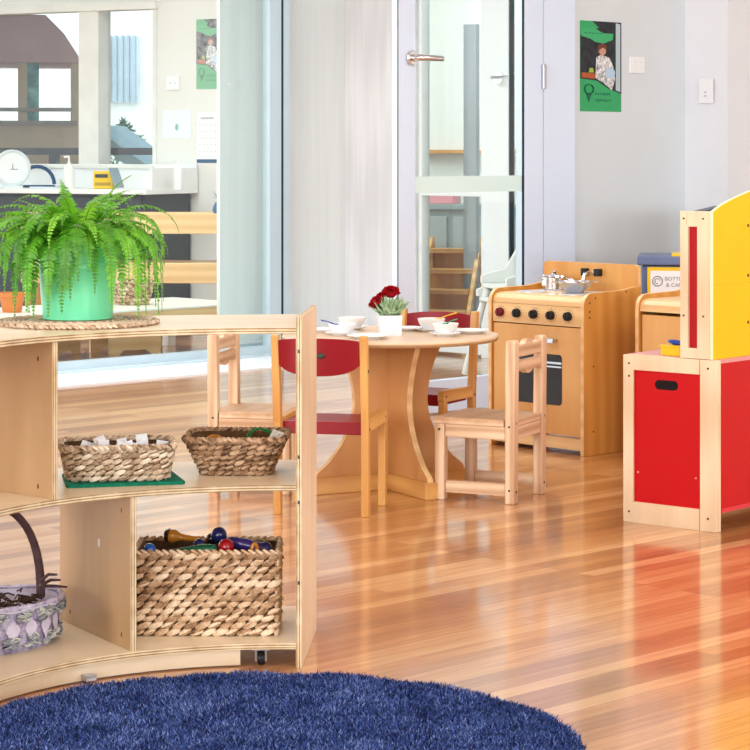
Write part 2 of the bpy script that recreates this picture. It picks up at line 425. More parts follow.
# ================================================================== LIGHT
sc = bpy.context.scene
wd = bpy.data.worlds.new('sky'); sc.world = wd; wd.use_nodes = True
bg = wd.node_tree.nodes['Background']; bg.inputs[0].default_value = (.86, .94, 1.0, 1); bg.inputs[1].default_value = 2.2
def area(name, loc, target, sx, sy, power, col=(1, 1, 1)):
    l = bpy.data.lights.new(name, 'AREA'); l.shape = 'RECTANGLE'; l.size = sx; l.size_y = sy; l.energy = power; l.color = col
    o = bpy.data.objects.new(name, l); C.objects.link(o); o.location = loc
    o.rotation_euler = (Vector(target)-Vector(loc)).to_track_quat('-Z', 'Y').to_euler(); return o
for i, (s, t, z0, z1) in enumerate(ops):
    a = uv(-4.9, 4.5-(s+t)/2); b = uv(0, 4.5-(s+t)/2)
    area('window_daylight', (a[0], a[1], 1.5), (b[0], b[1], 1.2), 2.0, 1.8, 108, (.90, .95, 1))  # area lamp added at each unseen side opening, acts as daylight
for s in (3.5, 8.5):
    a = uv(10-s, 4.4); b = uv(10-s, 0)
    area('window_daylight', (a[0], a[1], 1.5), (b[0], b[1], 1.1), 2.8, 1.6, 95, (.86, .93, 1))  # lamps added behind the camera, they brighten the far walls
def added_ceiling_light(x, y, p, lab):  # added unseen panel with an area lamp, brightens the room below
    o = empty('ceiling_light', (x, y, HW), A45, lab, 'light', 'recessed ceiling lights')
    f = MB(); f.box((0, 0, -.012), (1.24, .64, .024)); f.build('housing', M['frame_white'], o)
    area('ceiling_lamp', (x, y, HW-.03), (x, y, 0), 1.2, .6, p, (.93, .96, 1))
for i, (x, y) in enumerate(((0, 3.0), (1.5, 6.0), (-1.8, 6.2), (-.9, 9.2), (3.6, 7.2))):
    added_ceiling_light(x, y, 42 if i == 3 else 20, 'flat white ceiling light panel over the play room floor')
for i, (x, y) in enumerate(((-1.7, 12.2), (.6, 12.1), (-3.0, 11.0))):
    added_ceiling_light(x, y, 34, 'flat white ceiling light panel in the room behind the glass')

# ================================================================== CURVED SHELF
SC = (-.181, 4.0); RI, RO = .573, .945
shelf = empty('curved_shelf', (*SC, 0), 0, 'curved birch plywood open shelf unit in front, holding the fern and baskets', 'shelf')
def sector(a0, a1, r0, r1, z0, z1, n=40):
    m = MB(); vs = []; fs = []; ms = []
    for i in range(n+1):
        a = a0+(a1-a0)*i/n
        for r, z in ((r0, z0), (r1, z0), (r1, z1), (r0, z1)): vs.append((r*math.cos(a), r*math.sin(a), z))
    for i in range(n):
        for k in range(4):
            fs.append((i*4+k, i*4+(k+1) % 4, (i+1)*4+(k+1) % 4, (i+1)*4+k)); ms.append(0 if k in (0, 2) else 1)
    fs += [(0, 1, 2, 3), (n*4+3, n*4+2, n*4+1, n*4)]; ms += [1, 1]
    m.add(vs, fs, ms); return m
AE0, AE1 = R(87.0), R(177)
da = .006
for nm, z in (('top_board', .677), ('middle_board', .364), ('bottom_board', .050)):
    sector(AE0+da, AE1-da, RI, RO, z-.0125, z).build(nm, [M['ply_top'], M['edge_z']], shelf)
def upright(a, r0, r1, z0, z1, t, nm, mf, thick_shift=0):
    m = MB(); m.box(((r0+r1)/2, thick_shift, (z0+z1)/2), (r1-r0, t, z1-z0), (1, 0, 1))
    o = m.build(nm, [mf, M['edge_y']], shelf, bevel=.001); o.rotation_euler = (0, 0, a); return o
er = upright(AE0, RI-.004, RO, .0, .697, .012, 'end_panel', M['ply_out'])
upright(AE1, RI-.004, RO, .0, .697, .012, 'end_panel', M['ply_out'])
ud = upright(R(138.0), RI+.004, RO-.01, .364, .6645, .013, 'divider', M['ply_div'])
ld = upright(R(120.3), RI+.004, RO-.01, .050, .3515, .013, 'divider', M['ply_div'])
for par, zs in ((ud, (.385, .63)), (ld, (.075, .32))):
    for z in zs:
        for r in (.62, .88):
            s_ = MB(); s_.box((r, .0068, z), (.003, .001, .008)); s_.build('screw', M['screw'], par)
s_ = MB(); s_.prism(rrect(.008, .016, .003, 3, .73, .24), .0066, .0074, 'xz'); s_.build('fitting', M['white_plastic'], ld)
for z in (.17, .33, .42, .63):
    s_ = MB(); s_.box((RI-.0045, 0, z), (.001, .004, .007)); s_.build('screw', M['screw'], er)
sector(R(98.5), AE1-.04, RI+.020, RI+.034, .003, .0374).build('kick_board', [M['kick'], M['kick']], shelf, label='pale plywood kick board')
for a in (94.5, 133, 171):
    ca = MB(); r0 = RI+(.034 if a < 100 else .07); a = R(a); x, y = r0*math.cos(a), r0*math.sin(a)
    T = Matrix.Translation((x, y, 0)) @ Matrix.Rotation(a, 4, 'Z')
    ca.box((0, 0, .0345), (.034, .034, .006), 0, T)
    ca.box((0, .010, .021), (.022, .003, .024), 0, T); ca.box((0, -.010, .021), (.022, .003, .024), 0, T)
    o = ca.build('caster', [M['steel']], shelf, label='small metal swivel caster under the shelf')
    wh = MB(); wh.lathe([(0, -.007), (.0125, -.007), (.0135, -.004), (.0135, .004), (.0125, .007), (0, .007)], n=20,
                        T=Matrix.Translation((x-.004*math.cos(a), y, .0137)) @ Matrix.Rotation(a, 4, 'Z') @ Matrix.Rotation(PI/2, 4, 'X'))
    wh.build('wheel', M['black'], o, smooth=True)

m = MB(); m.box((RI+.010, 0, .010), (.018, .024, .012)); o = m.build('bracket', M['steel'], shelf, bevel=.001); o.rotation_euler = (0, 0, R(129.7))
# ================================================================== RUG
def rug():
    m = MB(); Rr = .556
    m.lathe([(0, 0.0), (Rr-.01, 0.0), (Rr, .006), (Rr-.004, .016), (0, .018)], n=96)
    mat, nt, b = new_mat('navy_pile')
    v = coords(nt); n1 = noise(nt, v, 9, 3, .6); n2 = noise(nt, v, 240, 2, .7)
    ad = nt.nodes.new('ShaderNodeMath'); ad.operation = 'MULTIPLY_ADD'; ad.inputs[1].default_value = .75
    nt.links.new(n2, ad.inputs[0]); mm = nt.nodes.new('ShaderNodeMath'); mm.operation = 'MULTIPLY_ADD'; mm.inputs[1].default_value = .6; mm.inputs[2].default_value = -.17
    nt.links.new(n1, mm.inputs[0]); nt.links.new(mm.outputs[0], ad.inputs[2])
    nt.links.new(ramp(nt, island(nt, ad.outputs[0], .62), [(.26, (.004, .009, .045)), (.48, (.020, .044, .18)), (.68, (.065, .12, .37)), (.88, (.26, .35, .65))]), b.inputs['Base Color'])
    setp(b, Roughness=.85, Sheen_Weight=.15, Sheen_Roughness=.4, Specular_IOR_Level=.2); b.inputs['Sheen Tint'].default_value = (.4, .5, .9, 1)
    root = place(m.build('round_rug', mat, smooth=True), (-.205, 3.877, 0))
    tag(root, 'round navy blue shaggy rug on the timber floor in front of the curved shelf', 'rug')
    p = MB(); rnd = random.random; vs = []; fs = []
    for i in range(150000):
        r = (Rr+.002)*math.sqrt(rnd()); a = rnd()*2*PI; x, y = r*math.cos(a), r*math.sin(a)
        wav = .5+.5*math.sin(x*37+math.sin(y*23)*1.5)*math.sin(y*31+x*9)
        la = rnd()*2*PI; ln = .004+.008*rnd(); h = .007+.007*rnd()+.006*wav
        dx, dy = math.cos(la)*ln, math.sin(la)*ln; pa = rnd()*PI; wx, wy = math.cos(pa)*.0011, math.sin(pa)*.0011
        q = len(vs); z = .013
        vs += [(x-wx, y-wy, z), (x+wx, y+wy, z), (x+dx*.5+wx, y+dy*.5+wy, z+h*.65), (x+dx*.5-wx, y+dy*.5-wy, z+h*.65), (x+dx, y+dy, z+h)]
        fs += [(q, q+1, q+2, q+3), (q+3, q+2, q+4)]
    me = bpy.data.meshes.new('pile'); me.from_pydata(vs, [], fs); me.materials.append(mat)
    o = bpy.data.objects.new('pile', me); C.objects.link(o); o.parent = root; o['kind'] = 'stuff'
rug()

# ================================================================== WOVEN BASKETS
def weave_mat(name, c1, c2, c3):
    m, nt, b = new_mat(name)
    v = coords(nt); n = noise(nt, v, 45, 4, .7); n2 = noise(nt, coords(nt, (1, 1, 3)), 220, 3, .7)
    ad = nt.nodes.new('ShaderNodeMath'); ad.operation = 'MULTIPLY_ADD'; ad.inputs[1].default_value = .4
    nt.links.new(n2, ad.inputs[0]); s2 = nt.nodes.new('ShaderNodeMath'); s2.operation = 'MULTIPLY'; s2.inputs[1].default_value = .7
    nt.links.new(n, s2.inputs[0]); nt.links.new(s2.outputs[0], ad.inputs[2])
    nt.links.new(ramp(nt, island(nt, ad.outputs[0], .34), [(.34, c3), (.52, c2), (.72, c1)]), b.inputs['Base Color'])
    setp(b, Roughness=.75); bump(nt, b, n2, .5, .001); return m
def perim(w, d, r, n):
    """n points + outward normals round a rounded rectangle"""
    pts = []; segs = []
    cs = [(w/2-r, d/2-r, 0), (-(w/2-r), d/2-r, PI/2), (-(w/2-r), -(d/2-r), PI), (w/2-r, -(d/2-r), 3*PI/2)]
    fine = []
    for cx, cy, a0 in cs:
        for k in range(13):
            a = a0+k*PI/24; fine.append((cx+r*math.cos(a), cy+r*math.sin(a)))
    fine.append(fine[0])
    L = [0]
    for i in range(len(fine)-1): L.append(L[-1]+math.hypot(fine[i+1][0]-fine[i][0], fine[i+1][1]-fine[i][1]))
    out = []; j = 0
    for i in range(n):
        s = L[-1]*i/n
        while L[j+1] < s: j += 1
        t = (s-L[j])/max(1e-9, L[j+1]-L[j]); a, b = fine[j], fine[j+1]
        x, y = a[0]+(b[0]-a[0])*t, a[1]+(b[1]-a[1])*t
        tx, ty = b[0]-a[0], b[1]-a[1]; q = math.hypot(tx, ty) or 1
        out.append((x, y, tx/q, ty/q))
    return out
def woven_basket(name, wb, db, wt, dt, h, rc, rows, pitch, mat, lab, loc, rz, thick=.006, tilt=.35, rimr=1.15, braid=True):
    root = empty(name, loc, rz, lab, 'basket')
    inner = MB(); P0 = perim(wb-thick, db-thick, rc, 64); P1 = perim(wt-thick, dt-thick, rc, 64)
    vs = [(p[0], p[1], .002) for p in P0]+[(p[0], p[1], h-.002) for p in P1]
    P2 = perim(wt-thick*2.6, dt-thick*2.6, rc*.9, 64); P3 = perim(wb-thick*2.6, db-thick*2.6, rc*.9, 64)
    vs += [(p[0], p[1], h-.002) for p in P2]+[(p[0], p[1], .006) for p in P3]
    fs = [(j*64+i, j*64+(i+1) % 64, (j+1)*64+(i+1) % 64, (j+1)*64+i) for j in range(3) for i in range(64)]
    fs += [tuple(range(63, -1, -1)), tuple(192+i for i in range(64))]
    inner.add(vs, fs); inner.build('lining', plain(name+'_dark_lining', (.12, .065, .03), .9, var=.3, vscale=80, bmp=.6, bscale=150), root)
    m = MB(); rh = h/rows
    for r in range(rows):
        t = (r+.5)/rows; w = wb+(wt-wb)*t; d = db+(dt-db)*t; z = .001+rh*(r+.5)
        n = max(8, int(round((2*(w+d)-1.7*rc)/pitch)))
        off = .5*(r % 2)
        pts = perim(w, d, rc, n*4)
        for i in range(n):
            x, y, tx, ty = pts[int((i+off)*4) % (n*4)]
            s = .9+.2*random.random()
            T = Matrix(((tx, ty, 0), (ty, -tx, 0), (0, 0, 1))).transposed()
            T = Matrix(((tx, ty, 0), (ty, -tx, 0), (0, 0, 1)))
            T = T @ Matrix.Rotation(-tilt*(.8+.4*random.random()), 3, 'Y')
            m.ball((x, y, z), (pitch*.68*s, thick*.95, rh*.50*s), 8, 0, T)
    m.build('weave', mat, root, smooth=True)
    rm = MB(); n = int(round((2*(wt+dt)-1.7*rc)/(pitch*.6)))
    for i, (x, y, tx, ty) in enumerate(perim(wt, dt, rc, n)):
        T = Matrix(((tx, ty, 0), (ty, -tx, 0), (0, 0, 1))) @ Matrix.Rotation(.55, 3, 'Y')
        rm.ball((x, y, h), (pitch*.52, thick*1.15*rimr, rh*.5*rimr), 8, 0, T)
    rm.build('rim', mat, root, smooth=True)
    return root
WV1 = weave_mat('grey_rush_weave', (.80, .68, .52), (.50, .36, .23), (.14, .07, .03))
WV2 = weave_mat('brown_rush_weave', (.62, .42, .26), (.32, .18, .09), (.08, .035, .015))
WV3 = weave_mat('thick_hyacinth_weave', (.84, .66, .46), (.56, .35, .19), (.17, .08, .03))
MZ = .364
# left basket on a green mat
gm = MB(); gm.prism([(-.115, -.082), (.112, -.080), (.118, -.072), (.112, .088), (-.112, .086), (-.118, -.07)], 0, .006, 'xy')
gmat = place(gm.build('felt_mat', M['green_mat'], bevel=.001), (-.510, 4.632, MZ), R(13)); tag(gmat, 'dark green felt mat under the basket of white cards', 'mat')
woven_basket('woven_basket', .200, .125, .226, .150, .068, .035, 6, .019, WV1,
             'pale rush basket of white cards, standing on the green felt mat', (-.520, 4.640, MZ+.006), R(9), thick=.0055)
cards = [(-.09+.016*k, .02*math.sin(k*2.3), .7*math.sin(k*1.7), .052+.010*abs(math.sin(k*1.9))) for k in range(12)]+[(-.085, -.03, .3, .047), (-.055, -.005, -.5, .060), (-.02, .01, .25, .073), (.0, -.02, -.2, .062), (.03, .0, .4, .060), (.055, .02, -.3, .072), (.075, -.01, .6, .058), (-.04, .03, 0, .055), (.02, .035, .5, .062)]
for i, (x, y, a, zz) in enumerate(cards):
    c = MB(); c.box((0, 0, .02), (.024, .0015, .040)); o = c.build('paper_card', M['paper'], bevel=.0004)
    ca, sa = math.cos(R(9)), math.sin(R(9))
    o.location = (-.520+ca*x-sa*y, 4.640+sa*x+ca*y, MZ+.006+zz-.027); o.rotation_euler = (random.uniform(-.5, .5), random.uniform(-.4, .4), a+.2)
    tag(o, 'small blank white paper card in the basket on the green mat', 'card', 'white cards in the left basket')
pb = MB(); pb.box((0, 0, .0225), (.182, .100, .045))
o = place(pb.build('card_stack', M['paper'], bevel=.004), (-.520, 4.640, MZ+.0125), R(9)); tag(o, 'loose heap of white paper filling the bottom of the left basket', 'paper')

# right basket on the middle board
B2 = (-.285, 4.762, MZ)
woven_basket('woven_basket', .140, .120, .205, .178, .076, .030, 7, .017, WV2,
             'brown flared rush basket on the middle shelf, next to the end panel', B2, R(-2), thick=.0055, rimr=1.2)
for i, (x, y, z, rr, mt, lb, tl) in enumerate(((.045, .02, .072, .026, 'leaf_cord', 'green wire loop lying in the brown flared basket', 1.05), (-.05, .015, .064, .018, 'gold_cord', 'orange wire loop lying in the brown flared basket', 1.0))):
    m = MB(); m.tube([(rr*math.cos(a*PI/14), rr*.75*math.sin(a*PI/14), .003*math.sin(a)) for a in range(29)], .0022, 6)
    m.tube([(rr*.9*math.cos(a*PI/14)+.004, rr*.7*math.sin(a*PI/14), .004) for a in range(29)], .0018, 6)
    o = m.build('wire_loop', plain(mt, (.02, .22, .05) if i == 0 else (.7, .28, .03), .5), smooth=True)
    o.location = (B2[0]+x, B2[1]+y, MZ+z-.004); o.rotation_euler = (tl, 0, .2); tag(o, lb, 'loop')
cl = MB(); cl.box((0, 0, .02), (.13, .10, .035)); o = place(cl.build('cloth_bundle', plain('dark_cloth', (.06, .045, .035), .9, bmp=.8), bevel=.012), (B2[0], B2[1], MZ+.008), 0)
tag(o, 'dark cloth bundle filling the brown flared basket', 'cloth')
cd = MB(); cd.box((0, 0, 0), (.036, .004, .034)); o = cd.build('patterned_card', plain('speckled_card', (.80, .74, .60), .6, var=.5, vscale=160), bevel=.001)
o.location = (B2[0]+.083, B2[1]+.0, MZ+.068); o.rotation_euler = (-.6, .25, -.4); tag(o, 'cream speckled card tucked in the right corner of the brown flared basket', 'card')

# big hyacinth box
BB = (-.342, 4.716, .050)
BBR = R(0)
woven_basket('woven_basket', .286, .160, .290, .165, .168, .008, 12, .024, WV3,
             'large rectangular hyacinth basket of wooden instruments on the bottom shelf', BB, BBR, thick=.0065, tilt=.38, rimr=.7)
fl = MB(); fl.box((0, 0, .062), (.266, .140, .11)); o = place(fl.build('toy_heap_filler', plain('dark_felt', (.03, .02, .018), .95, bmp=.5), bevel=.01), (BB[0], BB[1], .058)); tag(o, 'dark felt cloth filling the large rectangular basket', 'cloth')
def col(n, c, r=.2): return plain(n, c, r, Coat_Weight=.5)
def maraca(loc, rot, L, rb, rh, ch, cb, lab):
    o = empty('maraca', loc, 0, lab, 'maraca', None, rot)
    m = MB(); m.lathe([(0, 0), (rb*.6, .001), (rb, rb*.7), (rb*.95, rb*1.4), (rb*.55, rb*2.1), (rh, rb*2.6), (rh*.9, L*.8), (rh*1.15, L*.95), (rh*.6, L), (0, L)], n=18)
    m.build('body', cb, o, smooth=True)
    k = MB(); k.lathe([(0, -.0015), (rb*.72, -.001), (rb*.95, rb*.35), (rb*1.02, rb*.62), (rb*.9, rb*.75), (0, rb*.6)], n=18); k.build('cap', ch, o, smooth=True)
z0 = BB[2]+.150
# positions follow the heap from left to right
def ball_toy(x, y, z, r, m, lab):
    b = MB(); b.ball((0, 0, 0), r, 20); o = place(b.build('wooden_ball', m, smooth=True), (BB[0]+x, BB[1]+y, BB[2]+z)); tag(o, lab, 'ball')
ball_toy(-.117, -.03, .166, .013, col('bright_blue_lacquer', (.01, .12, .50)), 'bright blue wooden ball at the left end of the large basket')
ball_toy(-.143, -.05, .160, .009, col('grey_lacquer', (.30, .33, .33)), 'small grey wooden ball in the left corner of the large basket')
maraca((BB[0]-.090, BB[1]+.03, BB[2]+.186), (0, R(96), R(-12)), .075, .0145, .007, col('black_lacquer', (.02, .015, .015)), col('amber_lacquer', (.50, .19, .02)), 'orange wooden maraca with a black end lying at the back of the large basket')
ball_toy(.022, .0, .191, .0165, col('navy_lacquer', (.012, .015, .09)), 'navy ball standing highest in the large basket')
ball_toy(-.018, -.01, .172, .013, col('navy_lacquer', (.012, .015, .09)), 'navy ball half hidden behind the green skittle')
ball_toy(.040, -.055, .176, .0165, col('crimson_lacquer', (.33, .006, .014)), 'shiny crimson ball in front of the large basket heap')
ball_toy(.005, .03, .178, .012, col('black_lacquer', (.02, .015, .015)), 'black wooden ball behind the green skittle')
ball_toy(.118, -.02, .165, .0155, col('navy_lacquer', (.012, .015, .09)), 'navy ball at the right end of the large basket')
sk = MB(); sk.tube([(-.045, 0, 0), (-.04, 0, 0), (-.015, 0, .001), (.02, 0, .004), (.045, 0, .006), (.05, 0, .006)], [.003, .0065, .0095, .0125, .011, .006], 14)
o = place(sk.build('wooden_skittle', col('green_lacquer', (.005, .10, .045)), smooth=True), (BB[0]-.028, BB[1]-.062, BB[2]+.166), R(-2)); tag(o, 'dark green wooden skittle lying along the front of the large basket', 'skittle')
sk = MB(); sk.tube([(-.04, 0, .012), (-.03, 0, .010), (.0, 0, .004), (.04, 0, -.006), (.048, 0, -.008)], [.006, .011, .0125, .0125, .009], 14)
o = place(sk.build('wooden_skittle', col('violet_blue_lacquer', (.035, .02, .15)), smooth=True), (BB[0]+.078, BB[1]-.02, BB[2]+.170), R(-4)); tag(o, 'dark blue wooden skittle leaning beside the crimson ball', 'skittle')
rg = MB(); rg.tube([(.006*math.cos(t*PI/10), .0, .016*math.sin(t*PI/10)) for t in range(21)], .004, 8)
o = place(rg.build('wooden_ring', col('amber_lacquer', (.50, .19, .02)), smooth=True), (BB[0]+.098, BB[1]-.055, BB[2]+.166), R(20)); tag(o, 'orange wooden ring upright beside the right navy ball', 'ring')
st = MB(); st.tube([(-.012, 0, 0), (.012, 0, .006)], .004, 8); o = place(st.build('chime_bar', M['steel'], smooth=True), (BB[0]+.075, BB[1]-.066, BB[2]+.158), R(10)); tag(o, 'short silver bar between the crimson ball and the orange ring', 'bar')

# lavender painted basket with arched handle
def lav_basket():
    ax = R(47); cx, cy = -.766, 4.556
    o = empty('handled_basket', (cx, cy, .050), ax, 'lavender-grey painted twig basket with an arched handle on the bottom shelf', 'basket')
    A, B, h = .165, .114, .086
    lav = weave_mat('lavender_paint', (.72, .68, .78), (.50, .45, .60), (.16, .12, .22))
    dark = plain('moss_filling', (.045, .028, .018), .95, bmp=1., bscale=90)
    m = MB(); n = 64; vs = []; fs = []
    prof = [(.86, 0), (.90, .012), (.95, .05), (1.0, h-.006), (.99, h), (.93, h), (.90, .07), (.0, .068)]
    for s, z in prof:
        for k in range(n): a = 2*PI*k/n; vs.append((A*s*math.cos(a), B*s*math.sin(a), z))
    for i in range(len(prof)-1):
        for k in range(n): fs.append((i*n+k, i*n+(k+1) % n, (i+1)*n+(k+1) % n, (i+1)*n+k))
    fs.append(tuple(range(n-1, -1, -1)))
    m.add(vs, fs); m.build('body', lav, o, smooth=True)
    # vertical flat splints and woven bark knots in two rows
    b = MB()
    for k in range(22):
        a = 2*PI*k/22; c, s = math.cos(a), math.sin(a)
        tx, ty = -A*s, B*c; q = math.hypot(tx, ty); tx, ty = tx/q, ty/q
        T = Matrix(((tx, ty, 0), (ty, -tx, 0), (0, 0, 1)))
        b.ball((A*.955*c, B*.955*s, .046), (.017, .0042, .030), 4, 0, T)
    b.build('splints', plain('pale_lilac_splint', (.62, .56, .68), .7, var=.15, vscale=40), o, smooth=True)
    kn = MB()
    for row, zc in enumerate((.022, .072)):
        for k in range(18):
            a = 2*PI*(k+.5*row)/18; c, s = math.cos(a), math.sin(a); f = .95 if row == 0 else 1.0
            tx, ty = -A*s, B*c; q = math.hypot(tx, ty); tx, ty = tx/q, ty/q
            for j in range(16):
                T = Matrix(((tx, ty, 0), (ty, -tx, 0), (0, 0, 1))) @ Matrix.Rotation(random.uniform(-.7, .7), 3, 'Y')
                dz = random.uniform(-.010, .010); dt = random.uniform(-.014, .014)
                kn.ball((A*f*c+tx*dt, B*f*s+ty*dt, zc+dz), (.013, .008, .0028), 7, 0, T)
    kn.build('bark_knots', weave_mat('grey_green_bark', (.60, .60, .52), (.30, .33, .32), (.08, .08, .14)), o, smooth=True)
    rm = MB()
    for j in range(3):
        rm.tube([(A*(1.0-.012*j)*math.cos(t*PI/32), B*(1.0-.012*j)*math.sin(t*PI/32), h+.002*math.sin(t*.9+j*2)+.001*j) for t in range(65)], .0048, 7)
    rm.build('rim', lav, o, smooth=True)
    tw = MB()
    for j in range(150):
        a = random.random()*2*PI; r = math.sqrt(random.random())*.78; L = random.uniform(.02, .05); d = random.random()*2*PI
        x, y = A*r*math.cos(a), B*r*math.sin(a); z = .074+random.random()*.014
        p0 = (x, y, z); p1 = (x+L*.5*math.cos(d), y+L*.5*math.sin(d), z+.004); p2 = (x+L*.8*math.cos(d+.5), y+L*.8*math.sin(d+.5), z-.002)
        if (p2[0]/A)**2+(p2[1]/B)**2 > .8: continue
        tw.tube([p0, p1, p2], .0018, 4)
    f_ = tw.build('moss', plain('dark_twigs', (.06, .035, .022), .9), o)
    hd = MB(); hA = A*.80; pts = []
    for t in range(25):
        a = PI*t/24; pts.append((hA*math.cos(a), .0, .078+.196*math.sin(a)**.85))
    hd.tube(pts, [.0095-.002*math.sin(PI*t/24) for t in range(25)], 9)
    for j in range(2):
        hd.tube([(p[0]*(1+.02*j)+.002*math.sin(i*1.3+j*3), .004*math.cos(i*1.3+j*3), p[2]+.003*math.sin(i*.9+j)) for i, p in enumerate(pts)], .005, 6)
    hd.build('handle', plain('purple_brown_cane', (.105, .055, .06), .6, var=.3, vscale=50), o, smooth=True)
    for (x, y, z, dx, dy, dz) in ((hA, 0, .10, .035, -.02, .008), (hA, 0, .098, .05, -.022, -.006), (hA-.01, -.01, .11, .02, -.03, .015), (hA, .0, .095, .02, .04, .01), (hA-.01, -.01, .096, -.03, -.04, .012), (-hA, 0, .1, -.03, .01, .01)):
        tg = MB(); tg.tube([(x, y, z), (x+dx*.5, y+dy*.5, z+dz*.8+.003), (x+dx, y+dy, z+dz)], [.004, .0034, .0022], 5)
        tg.build('twig', plain('purple_brown_cane', (.105, .055, .06), .6), o)
lav_basket()

# ================================================================== PLACEMAT AND FERN
PX, PY, PZ = -.604, 4.672, .677
pm = MB()
for j in range(16):
    r = .010+j*.0098
    n = max(24, int(r*900))
    pm.tube([(r*math.cos(t*2*PI/n), r*math.sin(t*2*PI/n), .0045+.0012*math.sin(t*2.2+j)) for t in range(n+1)], .0050, 5)
for t in range(90):
    a = t*2*PI/90
    T = Matrix(((-math.sin(a), math.cos(a), 0), (math.cos(a), math.sin(a), 0), (0, 0, 1))) @ Matrix.Rotation(.4, 3, 'Y')
    pm.ball((.162*math.cos(a), .162*math.sin(a), .0048), (.008, .005, .0042), 7, 0, T)
o = place(pm.build('round_placemat', weave_mat('seagrass', (.74, .58, .42), (.50, .35, .23), (.2, .11, .06)), smooth=True), (PX, PY, PZ)); tag(o, 'round woven seagrass placemat under the mint fern bucket', 'placemat')

